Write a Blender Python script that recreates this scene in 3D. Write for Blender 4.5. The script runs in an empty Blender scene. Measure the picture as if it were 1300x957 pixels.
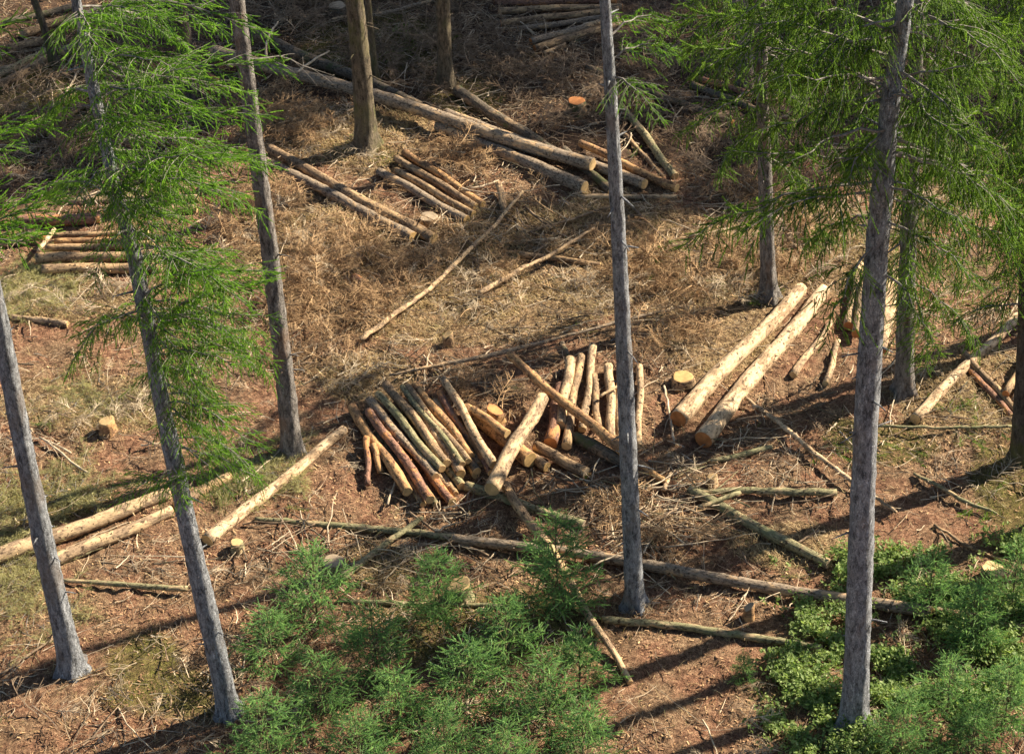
import bpy, math, random
import numpy as np
from mathutils import Vector, Matrix

# ------------------------------------------------------------------ camera, light, exposure
scene = bpy.context.scene
COL = scene.collection
PITCH, ROLL, DIST, FPX = math.radians(36.0), math.radians(2.2), 38.0, 2800.0
CX, CY = 650.0, 478.5
CAMP = np.array([0.0, -DIST*math.cos(PITCH), DIST*math.sin(PITCH)])
Fv = np.array([0, math.cos(PITCH), -math.sin(PITCH)])
R0 = np.array([1.0, 0, 0]); U0 = np.array([0, math.sin(PITCH), math.cos(PITCH)])
Rv = math.cos(ROLL)*R0 - math.sin(ROLL)*U0
Uv = math.sin(ROLL)*R0 + math.cos(ROLL)*U0
cam_d = bpy.data.cameras.new('camera'); cam = bpy.data.objects.new('camera', cam_d); COL.objects.link(cam)
cam.matrix_world = Matrix(((Rv[0], Uv[0], -Fv[0], CAMP[0]), (Rv[1], Uv[1], -Fv[1], CAMP[1]),
                           (Rv[2], Uv[2], -Fv[2], CAMP[2]), (0, 0, 0, 1)))
cam_d.lens = 36.0*FPX/1300.0; cam_d.sensor_width = 36.0; cam_d.clip_end = 2000.0; cam_d.clip_start = 0.5
scene.camera = cam

SUN_EL, SUN_AZ = math.radians(36.0), math.radians(66.0)     # azimuth: from +Y (away from camera) towards +X
SUNV = np.array([math.sin(SUN_AZ)*math.cos(SUN_EL), math.cos(SUN_AZ)*math.cos(SUN_EL), math.sin(SUN_EL)])
world = bpy.data.worlds.new('World'); scene.world = world; world.use_nodes = True
wn = world.node_tree
sky = wn.nodes.new('ShaderNodeTexSky'); sky.sky_type = 'NISHITA'; sky.sun_disc = False
sky.sun_elevation = SUN_EL; sky.sun_rotation = SUN_AZ
wn.links.new(sky.outputs[0], wn.nodes['Background'].inputs[0]); wn.nodes['Background'].inputs[1].default_value = 0.05
sl = bpy.data.lights.new('sun', 'SUN'); sl.energy = 5.0; sl.angle = math.radians(0.5); sl.color = (1.0, 0.87, 0.68)
so = bpy.data.objects.new('sun', sl); COL.objects.link(so)
so.rotation_euler = Vector(SUNV).to_track_quat('Z', 'Y').to_euler(); so.location = (20, 10, 40)
vs = scene.view_settings; vs.view_transform = 'Standard'; vs.look = 'None'; vs.exposure = 1.5; vs.gamma = 1.0
vs.use_curve_mapping = False

# ------------------------------------------------------------------ geometry helpers
RS = np.random.RandomState(7)
_G = RS.rand(256, 256)
def vnoise(x, y):
    xi = np.floor(x).astype(int); yi = np.floor(y).astype(int)
    fx = x-xi; fy = y-yi; fx = fx*fx*(3-2*fx); fy = fy*fy*(3-2*fy)
    a = _G[xi % 256, yi % 256]; b = _G[(xi+1) % 256, yi % 256]; c = _G[xi % 256, (yi+1) % 256]; d = _G[(xi+1) % 256, (yi+1) % 256]
    return (a*(1-fx)+b*fx)*(1-fy)+(c*(1-fx)+d*fx)*fy
def H(x, y):                                   # broad lie of the land
    x = np.asarray(x, float); y = np.asarray(y, float)
    return 0.16*(vnoise(x/3.1+40, y/3.1+70)-.5) + 0.25*(vnoise(x/9+11, y/9+3)-.5)
def ray(px, py):
    v = Fv + Rv*(px-CX)/FPX - Uv*(py-CY)/FPX
    return v
def unproj(px, py, h=0.0):
    v = ray(px, py); z = h
    for _ in range(4):
        t = (z-CAMP[2])/v[2]; P = CAMP+v*t
        z = float(H(P[0], P[1]))+h
    return P
def on_plane_y(px, py, Y):
    v = ray(px, py); t = (Y-CAMP[1])/v[1]
    return CAMP+v*t
def depth(P): return float(np.dot(np.asarray(P)-CAMP, Fv))
def project(x, y, z):
    dx = x-CAMP[0]; dy = y-CAMP[1]; dz = z-CAMP[2]
    w = dx*Fv[0]+dy*Fv[1]+dz*Fv[2]
    return CX+FPX*(dx*Rv[0]+dy*Rv[1]+dz*Rv[2])/w, CY-FPX*(dx*Uv[0]+dy*Uv[1]+dz*Uv[2])/w

class Geo:
    def __init__(s): s.v = []; s.q = []; s.t = []; s.qm = []; s.tm = []; s.n = 0
    def add(s, V, Q=None, T=None, m=0):
        V = np.asarray(V, float).reshape(-1, 3); s.v.append(V)
        if Q is not None and len(Q): s.q.append(np.asarray(Q, np.int64)+s.n); s.qm.append(np.full(len(Q), m))
        if T is not None and len(T): s.t.append(np.asarray(T, np.int64)+s.n); s.tm.append(np.full(len(T), m))
        s.n += len(V)
    def merged(s):
        V = np.concatenate(s.v)
        Q = np.concatenate(s.q) if s.q else np.zeros((0, 4), np.int64)
        T = np.concatenate(s.t) if s.t else np.zeros((0, 3), np.int64)
        qm = np.concatenate(s.qm) if s.q else np.zeros(0, int); tm = np.concatenate(s.tm) if s.t else np.zeros(0, int)
        return V, Q, T, qm, tm
    def mesh(s, name, mats, smooth=True):
        V, Q, T, qm, tm = s.merged()
        me = bpy.data.meshes.new(name)
        me.vertices.add(len(V)); me.vertices.foreach_set('co', V.astype(np.float32).ravel())
        nl = 4*len(Q)+3*len(T); me.loops.add(nl); me.polygons.add(len(Q)+len(T))
        me.loops.foreach_set('vertex_index', np.concatenate([Q.ravel(), T.ravel()]).astype(np.int32))
        st = np.concatenate([np.arange(len(Q))*4, 4*len(Q)+np.arange(len(T))*3])
        me.polygons.foreach_set('loop_start', st.astype(np.int32))
        me.polygons.foreach_set('material_index', np.concatenate([qm, tm]).astype(np.int32))
        me.polygons.foreach_set('use_smooth', np.full(len(Q)+len(T), smooth))
        for m in (mats if isinstance(mats, (list, tuple)) else [mats]): me.materials.append(m)
        me.update(calc_edges=True); me.validate()
        return me
def unit(a): return a/(np.linalg.norm(a, axis=-1, keepdims=True)+1e-9)
def tubes(g, P, R, sides=3, m=0, caps=True, lobes=None):
    """P (N,K,3) centre lines, R (N,K) radii or (N,K,S)."""
    P = np.asarray(P, float); R = np.asarray(R, float)
    if P.ndim == 2: P = P[None]; R = R[None]
    N, K, _ = P.shape
    d = np.empty_like(P); d[:, 1:-1] = P[:, 2:]-P[:, :-2]; d[:, 0] = P[:, 1]-P[:, 0]; d[:, -1] = P[:, -1]-P[:, -2]
    d = unit(d)
    ax = unit(P[:, -1]-P[:, 0])
    ref = np.where(np.abs(ax[:, 2:3]) > .8, np.array([[1., 0, 0]]), np.array([[0, 0, 1.]]))[:, None, :]
    a = unit(np.cross(d, ref)); b = np.cross(a, d)
    th = np.arange(sides)*2*math.pi/sides
    if R.ndim == 2: R = np.repeat(R[:, :, None], sides, 2)
    V = P[:, :, None, :]+R[..., None]*(np.cos(th)[None, None, :, None]*a[:, :, None, :]+np.sin(th)[None, None, :, None]*b[:, :, None, :])
    k = np.arange(K-1)[:, None]; s = np.arange(sides)[None, :]; s2 = (s+1) % sides
    q = np.stack([k*sides+s, k*sides+s2, (k+1)*sides+s2, (k+1)*sides+s], -1).reshape(-1, 4)
    Q = (q[None]+(np.arange(N)*K*sides)[:, None, None]).reshape(-1, 4)
    T = None
    if caps:
        c = [(0, i+1, i) for i in range(1, sides-1)]; e = (K-1)*sides
        c += [(e, e+i, e+i+1) for i in range(1, sides-1)]
        T = (np.array(c)[None]+(np.arange(N)*K*sides)[:, None, None]).reshape(-1, 3)
    g.add(V.reshape(-1, 3), Q, T, m)
def stamp(g, tmpl, O, X, scale, rng, up=None, matmap=None):
    """copy template geometry (merged tuple) N times: local X axis -> X, random or given roll."""
    V, Q, T, qm, tm = tmpl
    N = len(O); X = unit(X)
    ref = rng.normal(size=(N, 3)) if up is None else up
    Y = unit(np.cross(ref, X)); Z = np.cross(X, Y)
    M = np.stack([X, Y, Z], -1)*np.asarray(scale).reshape(-1, 1, 1)
    W = np.einsum('nij,kj->nki', M, V)+O[:, None, :]
    off = (np.arange(N)*len(V))[:, None, None]
    base = g.n
    g.v.append(W.reshape(-1, 3)); g.n += W.shape[0]*W.shape[1]
    if len(Q): g.q.append((Q[None]+off).reshape(-1, 4)+base); g.qm.append(np.tile(qm, N))
    if len(T): g.t.append((T[None]+off).reshape(-1, 3)+base); g.tm.append(np.tile(tm, N))

# ------------------------------------------------------------------ object helpers
def put(name, me, parent=None, loc=None, mw=None):
    o = bpy.data.objects.new(name, me); COL.objects.link(o)
    if parent is not None: o.parent = parent
    if loc is not None: o.location = loc
    return o
def tag(o, label=None, cat=None, group=None, kind=None):
    if label: o['label'] = label
    if cat: o['category'] = cat
    if group: o['group'] = group
    if kind: o['kind'] = kind
    return o
def thing(name, label, cat, loc, group=None):
    o = put(name, None, loc=tuple(loc)); o.empty_display_size = .2
    return tag(o, label, cat, group)

# ------------------------------------------------------------------ materials
def mat(name):
    m = bpy.data.materials.new(name); m.use_nodes = True
    nt = m.node_tree; b = nt.nodes['Principled BSDF']; b.inputs['Roughness'].default_value = .85
    b.inputs['Specular IOR Level'].default_value = .25
    return m, nt, b
def N(nt, kind, **kw):
    n = nt.nodes.new(kind)
    for k, v in kw.items():
        if k.startswith('i_'): n.inputs[k[2:].replace('_', ' ')].default_value = v
        else: setattr(n, k, v)
    return n
def coords(nt, scale=(1, 1, 1), what='Object', rnd=True):
    tc = N(nt, 'ShaderNodeTexCoord'); mp = N(nt, 'ShaderNodeMapping'); mp.inputs['Scale'].default_value = scale
    nt.links.new(tc.outputs[what], mp.inputs[0])
    if rnd:
        oi = N(nt, 'ShaderNodeObjectInfo'); mu = N(nt, 'ShaderNodeMath', operation='MULTIPLY'); mu.inputs[1].default_value = 37.
        nt.links.new(oi.outputs['Random'], mu.inputs[0]); nt.links.new(mu.outputs[0], mp.inputs['Location'])
    return mp.outputs[0]
def noise(nt, vec, scale, detail=4., rough=.6):
    n = N(nt, 'ShaderNodeTexNoise'); n.inputs['Scale'].default_value = scale; n.inputs['Detail'].default_value = detail
    n.inputs['Roughness'].default_value = rough; nt.links.new(vec, n.inputs['Vector']); return n.outputs['Fac']
def ramp(nt, fac, stops):
    r = N(nt, 'ShaderNodeValToRGB'); e = r.color_ramp.elements
    while len(e) < len(stops): e.new(.5)
    for el, (p, c) in zip(e, stops):
        el.position = p; el.color = (c, c, c, 1) if not hasattr(c, '__len__') else (*c, 1)
    nt.links.new(fac, r.inputs[0]); return r.outputs[0]
def mixc(nt, fac, a, b, mode='MIX'):
    m = N(nt, 'ShaderNodeMix', data_type='RGBA', blend_type=mode)
    for s, v in ((0, fac), (6, a), (7, b)):
        if hasattr(v, 'is_linked') or hasattr(v, 'links'): nt.links.new(v, m.inputs[s])
        else: m.inputs[s].default_value = v if s == 0 else (*v, 1)
    return m.outputs[2]
def bump(nt, b, h, strength, dist):
    n = N(nt, 'ShaderNodeBump'); n.inputs['Strength'].default_value = strength; n.inputs['Distance'].default_value = dist
    nt.links.new(h, n.inputs['Height']); nt.links.new(n.outputs[0], b.inputs['Normal'])

def bark_mat(name, dark, mid, peel, amount, moss=0.0, mosscol=(.16, .17, .05), along=(.42, 1, 1)):
    """scaly bark with flaked-off patches; log axis = local X"""
    m, nt, b = mat(name)
    v = coords(nt, along)
    n1 = noise(nt, v, 34, 5, .75); base = ramp(nt, n1, [(.36, tuple(c*.6 for c in dark)), (.5, mid), (.66, tuple(c*1.5 for c in mid))])
    n2 = noise(nt, v, 5.5, 5, .65)
    th = .66-.34*amount; mask = ramp(nt, n2, [(th-.02, 0.), (th+.02, 1.)])
    n3 = noise(nt, v, 20, 6, .75); pc = ramp(nt, n3, [(.34, tuple(c*.42 for c in peel)), (.50, peel), (.66, tuple(min(.85, c*1.25) for c in peel))])
    c = mixc(nt, mask, base, pc)
    v2 = coords(nt, (1, 1, 1))
    kn = noise(nt, v2, 16, 2, .4); kmask = ramp(nt, kn, [(.33, .85), (.37, 0.)])
    c = mixc(nt, kmask, c, (.05, .03, .018))
    if moss:
        n4 = noise(nt, v2, 3.0, 4); mm = ramp(nt, n4, [(.62-moss*.35, 0.), (.72-moss*.35, .8)]); c = mixc(nt, mm, c, mosscol)
    nt.links.new(c, b.inputs['Base Color'])
    ad = N(nt, 'ShaderNodeMath', operation='ADD'); nt.links.new(n1, ad.inputs[0]); nt.links.new(n2, ad.inputs[1])
    bump(nt, b, ad.outputs[0], .9, .012)
    return m
BM = {
 'grey':  bark_mat('log_bark_grey', (.07, .052, .038), (.23, .18, .13), (.44, .30, .17), .30),
 'tan':   bark_mat('log_bark_tan', (.08, .05, .03), (.22, .15, .09), (.42, .28, .15), .40),
 'pale':  bark_mat('log_bark_pale', (.12, .08, .048), (.27, .19, .12), (.50, .355, .205), .50),
 'white': bark_mat('log_bark_white', (.15, .095, .055), (.32, .22, .13), (.58, .42, .26), .54),
 'red':   bark_mat('log_bark_red', (.07, .035, .024), (.23, .125, .085), (.46, .22, .09), .38),
 'orange': bark_mat('log_bark_orange', (.10, .05, .025), (.25, .145, .075), (.46, .27, .12), .50),
 'green': bark_mat('log_bark_green', (.07, .065, .035), (.22, .20, .11), (.40, .30, .17), .30, .22, (.18, .19, .09)),
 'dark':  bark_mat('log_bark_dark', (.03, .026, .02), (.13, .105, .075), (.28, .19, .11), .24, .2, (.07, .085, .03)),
}
def cut_mat(name, a, b_):
    m, nt, b = mat(name); b.inputs['Roughness'].default_value = .7
    v = coords(nt, (1, 1, 1), rnd=False)
    w = N(nt, 'ShaderNodeTexWave', wave_type='RINGS', rings_direction='X'); w.inputs['Scale'].default_value = 16
    w.inputs['Distortion'].default_value = 2.0; w.inputs['Detail'].default_value = 2
    nt.links.new(v, w.inputs[0])
    c = mixc(nt, w.outputs['Fac'], a, b_)
    v2 = coords(nt, (1, 1, 1)); n = noise(nt, v2, 9, 4); r = ramp(nt, n, [(.35, .62), (.65, 1.)])
    c = mixc(nt, 1., c, r, 'MULTIPLY')
    nt.links.new(c, b.inputs['Base Color']); bump(nt, b, n, .4, .004)
    return m
CM = {'pale': cut_mat('cut_wood_pale', (.56, .36, .15), (.70, .50, .26)),
      'orange': cut_mat('cut_wood_orange', (.46, .17, .055), (.60, .26, .09)),
      'yellow': cut_mat('cut_wood_yellow', (.52, .32, .12), (.66, .44, .19)),
      'grey': cut_mat('cut_wood_grey', (.34, .26, .17), (.46, .36, .25))}
def trunk_mat(name, dark, light, accent, moss=0.):
    m, nt, b = mat(name); b.inputs['Roughness'].default_value = .9
    v = coords(nt, (1, 1, .34))
    vo = N(nt, 'ShaderNodeTexVoronoi', feature='DISTANCE_TO_EDGE'); vo.inputs['Scale'].default_value = 38
    wv = N(nt, 'ShaderNodeVectorMath', operation='ADD'); nn = N(nt, 'ShaderNodeTexNoise'); nn.inputs['Scale'].default_value = 14; nn.inputs['Detail'].default_value = 4
    sc = N(nt, 'ShaderNodeVectorMath', operation='SCALE'); sc.inputs['Scale'].default_value = .30
    nt.links.new(v, nn.inputs['Vector']); nt.links.new(nn.outputs['Color'], sc.inputs[0]); nt.links.new(v, wv.inputs[0]); nt.links.new(sc.outputs[0], wv.inputs[1])
    nt.links.new(wv.outputs[0], vo.inputs['Vector'])
    n1 = noise(nt, v, 15, 8, .82)
    c = ramp(nt, n1, [(.38, tuple(q*.55 for q in dark)), (.50, tuple((p+q)/2 for p, q in zip(dark, light))), (.62, light)])
    crack = ramp(nt, vo.outputs['Distance'], [(.0, .55), (.14, 1.)])
    c = mixc(nt, 1., c, crack, 'MULTIPLY')
    v2 = coords(nt, (1, 1, .5)); n2 = noise(nt, v2, 2.6, 4); k = ramp(nt, n2, [(.55, 0.), (.66, .55)]); c = mixc(nt, k, c, accent)
    if moss:
        n4 = noise(nt, v2, 1.5, 5); mm = ramp(nt, n4, [(.58-moss*.3, 0.), (.70-moss*.3, .75)]); c = mixc(nt, mm, c, (.17, .18, .05))
    nt.links.new(c, b.inputs['Base Color'])
    ad = N(nt, 'ShaderNodeMath', operation='ADD'); nt.links.new(crack, ad.inputs[0]); nt.links.new(n1, ad.inputs[1])
    bump(nt, b, ad.outputs[0], 1., .05)
    return m
TM = {'grey': trunk_mat('trunk_bark_grey', (.13, .135, .15), (.60, .63, .67), (.30, .25, .21)),
      'brown': trunk_mat('trunk_bark_brown', (.09, .08, .075), (.50, .46, .42), (.34, .21, .13)),
      'mossy': trunk_mat('trunk_bark_mossy', (.10, .085, .06), (.36, .29, .20), (.27, .24, .12), .22),
      'dark': trunk_mat('trunk_bark_dark', (.07, .06, .055), (.21, .18, .15), (.2, .13, .09), .2)}
def leaf_mat(name, c1, c2, trans=.4, scale=2.5, c3=None):
    m, nt, b = mat(name)
    v = coords(nt); n = noise(nt, v, scale, 4, .7); c = ramp(nt, n, [(.34, c1), (.66, c2)])
    if c3:
        n2 = noise(nt, v, scale*3.3, 2); k = ramp(nt, n2, [(.62, 0.), (.68, .8)]); c = mixc(nt, k, c, c3)
    nt.links.new(c, b.inputs['Base Color']); b.inputs['Roughness'].default_value = .55
    tr = N(nt, 'ShaderNodeBsdfTranslucent'); br = mixc(nt, 1., c, (1.25, 1.3, .8), 'MULTIPLY'); nt.links.new(br, tr.inputs[0])
    mx = N(nt, 'ShaderNodeMixShader'); mx.inputs[0].default_value = trans
    nt.links.new(b.outputs[0], mx.inputs[1]); nt.links.new(tr.outputs[0], mx.inputs[2])
    nt.links.new(mx.outputs[0], nt.nodes['Material Output'].inputs[0])
    return m
NEEDLE = leaf_mat('spruce_needles_bright', (.015, .085, .016), (.30, .52, .055), .58, 8.0)  # dark end paints shaded gaps between shoots, bright end sunlit tips
NEEDLE_R = leaf_mat('spruce_needles_olive', (.015, .07, .014), (.25, .39, .05), .58, 8.0)
NEEDLE_S = leaf_mat('young_spruce_needles', (.02, .11, .045), (.36, .56, .20), .52, 9.0)
NEEDLE_D = leaf_mat('spruce_needles_dark', (.025, .06, .015), (.06, .11, .025), .25, 2.)
SLASHG = leaf_mat('cut_branch_needles', (.24, .23, .10), (.52, .48, .24), .25, 3.)
LEAF = leaf_mat('shrub_leaves', (.045, .11, .02), (.36, .46, .16), .45, 7., (.60, .64, .34))  # dark-to-light range imitates sunlit leaves over shaded gaps; pale flecks are leaf colour
MOSS = leaf_mat('moss_tufts', (.10, .12, .015), (.25, .27, .04), .2, 2.)
GRASS = leaf_mat('dry_grass_blades', (.20, .13, .06), (.60, .46, .24), .22, 3.5, (.25, .29, .09))
def plain(name, c1, c2, scale=4., rough=.85):
    m, nt, b = mat(name); v = coords(nt); n = noise(nt, v, scale, 4, .75)
    nt.links.new(ramp(nt, n, [(.35, c1), (.65, c2)]), b.inputs['Base Color']); b.inputs['Roughness'].default_value = rough
    return m
LIMB = plain('limb_bark', (.11, .10, .09), (.27, .245, .22), 9.)
SAPW = plain('young_stem_bark', (.06, .06, .03), (.15, .13, .06), 9.)
TWIG = plain('dead_twigs', (.07, .045, .03), (.36, .26, .17), 7.)  # low end darkened so the shade among twigs looks deeper
TWIGP = plain('pale_dead_twigs', (.30, .23, .15), (.60, .50, .36), 7.)
BRUSH = plain('dry_brush', (.14, .075, .038), (.54, .37, .20), 6.)
CHIP = plain('wood_chips', (.20, .10, .05), (.66, .45, .24), 9.)
LITTER = plain('needle_litter', (.10, .05, .028), (.36, .22, .12), 9.)

# ------------------------------------------------------------------ ground zones (soil kinds mapped on the land)
def zone(px, py, ells, warp=None):
    w = np.zeros_like(px, float)
    for (cx, cy, rx, ry) in ells:
        d = ((px-cx)/rx)**2+((py-cy)/ry)**2
        w = np.maximum(w, np.clip(1.6-d*1.1, 0, 1))
    return w
Z_STRAW = [(430, 330, 120, 60), (600, 380, 200, 60), (850, 320, 110, 60), (910, 420, 80, 60), (130, 515, 130, 30), (420, 300, 90, 60),
           (80, 380, 80, 30), (470, 480, 70, 30), (640, 300, 110, 40), (1000, 310, 140, 60), (1230, 500, 90, 60), (480, 720, 60, 30),
           (760, 300, 60, 60), (1200, 210, 100, 50), (440, 175, 120, 40), (1000, 690, 70, 30)]
Z_BRUSH = [(390, 280, 110, 70), (520, 330, 130, 60), (450, 400, 90, 40), (540, 460, 130, 34), (700, 400, 130, 60), (840, 350, 60, 60),
           (790, 265, 100, 45), (850, 640, 80, 50), (850, 440, 60, 50), (640, 500, 60, 40), (440, 460, 60, 50), (700, 290, 100, 40),
           (600, 190, 60, 40), (360, 130, 70, 60), (950, 300, 90, 60), (380, 350, 60, 60)]
Z_MOSS = [(170, 830, 60, 40), (210, 880, 90, 40), (450, 190, 40, 16), (590, 120, 40, 30), (1290, 620, 60, 60), (620, 800, 160, 60), (1120, 560, 60, 30), (60, 640, 80, 30),
          (480, 60, 120, 50), (80, 120, 120, 60)]
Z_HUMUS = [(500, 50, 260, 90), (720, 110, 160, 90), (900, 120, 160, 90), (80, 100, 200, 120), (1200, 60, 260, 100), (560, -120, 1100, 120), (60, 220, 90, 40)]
Z_BASE = [(92, 850, 30, 10), (292, 905, 30, 12), (372, 577, 28, 10), (466, 188, 30, 10), (566, 112, 24, 8), (806, 770, 28, 10), (1084, 928, 36, 12), (976, 380, 26, 8), (1148, 500, 26, 9), (1294, 590, 26, 10)]
Z_SOIL = [(900, 830, 120, 50), (1200, 680, 120, 50), (1050, 520, 80, 40), (140, 600, 130, 30), (140, 770, 180, 40), (830, 610, 30, 30), (160, 440, 90, 40), (480, 620, 40, 30)]

def build_ground():
    def axis(lo, hi, step, far):
        inner = np.arange(lo, hi+step, step)
        out = []; x = hi; s = step
        while x < far: s *= 1.35; x += s; out.append(x)
        inn = []; x = lo; s = step
        while x > -far: s *= 1.35; x -= s; inn.append(x)
        return np.array(inn[::-1]+list(inner)+out)
    xs = axis(-13, 13, .05, 900); ys = axis(-13, 20, .05, 900)
    X, Y = np.meshgrid(xs, ys, indexing='ij')
    Zh = H(X, Y)
    near = np.exp(-np.maximum(0, np.hypot(X, Y-3)-22)/6)
    Zh = Zh+near*(.075*(vnoise(X*1.7, Y*1.7)-.5)+.05*(vnoise(X*4.3+9, Y*4.3)-.5)+.055*(vnoise(X*9+5, Y*9)-.5))
    nx, ny = X.shape
    V = np.stack([X, Y, Zh], -1).reshape(-1, 3)
    i = np.arange(nx-1)[:, None]; j = np.arange(ny-1)[None]
    Q = np.stack([i*ny+j, (i+1)*ny+j, (i+1)*ny+j+1, i*ny+j+1], -1).reshape(-1, 4)
    m, nt, b = mat('forest_floor')
    b.inputs['Roughness'].default_value = .95
    at = N(nt, 'ShaderNodeAttribute', attribute_name='zone'); sp = N(nt, 'ShaderNodeSeparateColor'); nt.links.new(at.outputs['Color'], sp.inputs[0])
    v = coords(nt, rnd=False)
    n1 = noise(nt, v, 11, 9, .82); n2 = noise(nt, v, 1.3, 5, .6); n3 = noise(nt, v, 60, 4, .8); n5 = noise(nt, v, 4.5, 6, .7)
    soil = ramp(nt, n1, [(.36, (.06, .028, .016)), (.50, (.25, .125, .072)), (.64, (.47, .28, .17))])  # ground ramps: dark ends stand in for shadowed gaps in the litter
    litter = ramp(nt, n1, [(.36, (.045, .026, .015)), (.5, (.23, .14, .08)), (.64, (.50, .35, .21))])
    straw = ramp(nt, n1, [(.38, (.04, .024, .012)), (.5, (.24, .155, .08)), (.64, (.60, .45, .25))])
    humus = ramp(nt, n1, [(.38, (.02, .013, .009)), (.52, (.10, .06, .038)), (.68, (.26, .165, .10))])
    mos = ramp(nt, n1, [(.38, (.035, .032, .01)), (.52, (.14, .12, .035)), (.66, (.26, .25, .07))])
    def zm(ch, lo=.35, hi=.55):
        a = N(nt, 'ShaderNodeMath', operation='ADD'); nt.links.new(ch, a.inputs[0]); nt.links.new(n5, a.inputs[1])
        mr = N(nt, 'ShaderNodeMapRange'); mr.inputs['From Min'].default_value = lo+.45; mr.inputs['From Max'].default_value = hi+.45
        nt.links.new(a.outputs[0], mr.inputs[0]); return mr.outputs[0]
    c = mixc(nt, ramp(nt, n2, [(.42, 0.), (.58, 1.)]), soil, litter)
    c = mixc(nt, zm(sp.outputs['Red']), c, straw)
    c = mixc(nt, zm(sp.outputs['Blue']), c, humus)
    c = mixc(nt, zm(sp.outputs['Green'], .55, 1.15), c, mos)
    fine = ramp(nt, n3, [(.40, .25), (.5, .9), (.6, 1.5)]); c = mixc(nt, 1., c, fine, 'MULTIPLY')
    nt.links.new(c, b.inputs['Base Color'])
    ad = N(nt, 'ShaderNodeMath', operation='ADD'); nt.links.new(n1, ad.inputs[0]); nt.links.new(n3, ad.inputs[1])
    bump(nt, b, ad.outputs[0], 1., .05)
    g = Geo(); g.add(V, Q); me = g.mesh('ground', m)
    px, py = project(V[:, 0], V[:, 1], V[:, 2])
    bad = (np.abs(V[:, 0]) > 30) | (V[:, 1] > 40) | (V[:, 1] < -25)
    col = np.zeros((len(V), 4), np.float32); col[:, 3] = 1
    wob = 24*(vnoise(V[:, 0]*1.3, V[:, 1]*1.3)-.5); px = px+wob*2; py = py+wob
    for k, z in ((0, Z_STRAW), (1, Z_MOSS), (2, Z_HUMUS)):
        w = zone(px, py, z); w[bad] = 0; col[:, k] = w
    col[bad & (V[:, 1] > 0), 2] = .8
    a = me.color_attributes.new('zone', 'FLOAT_COLOR', 'POINT'); a.data.foreach_set('color', col.ravel())
    tag(put('ground', me), 'forest floor of brown needle litter, soil and dry grass', None, None, 'structure')
build_ground()
def Hf(X, Y):
    return H(X, Y)+(.075*(vnoise(X*1.7, Y*1.7)-.5)+.05*(vnoise(X*4.3+9, Y*4.3)-.5)+.055*(vnoise(X*9+5, Y*9)-.5))

# ------------------------------------------------------------------ templates: shoots, branchlets
def shoot_template(n=24, L=.13, nl=.030, nw=.0085, seed=1, spread=.9, core=0.):
    r = np.random.RandomState(seed); g = Geo()
    t = (np.arange(n)+r.rand(n)*.5)/n; th = np.arange(n)*2.4+r.rand(n)*.6
    o = np.stack([t*L, 0*t, -0.10*L*t*t], -1)
    rad = np.stack([0*t, np.cos(th), np.sin(th)], -1)
    d = unit(rad*spread+np.array([.75, 0, 0])); ln = nl*(1.1-.45*t)*(.8+.4*r.rand(n))
    s = unit(np.cross(d, rad+r.normal(size=(n, 3))*.3))
    V = np.stack([o-s*nw/2, o+s*nw/2, o+d*ln[:, None]+s*nw*.3, o+d*ln[:, None]-s*nw*.3], 1).reshape(-1, 3)
    g.add(V, np.arange(4*n).reshape(-1, 4), None, 1)
    if core:
        q = np.linspace(0, 1, 4); tubes(g, np.stack([q*L, 0*q, -.10*L*q*q], -1), core*np.array([1, 1, .8, .3]), 4, 1, False)
    return g.merged()
SHOOT = shoot_template(); SHOOT_B = shoot_template(26, .16, .026, .0085, 3, .8)
SHOOT_C = shoot_template(11, .34, .085, .022, 5)
SHOOT_L = shoot_template(34, .24, .026, .008, 6, .8, .0075)
SHOOT_Y = shoot_template(30, .20, .024, .008, 7, .95, .007)

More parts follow.
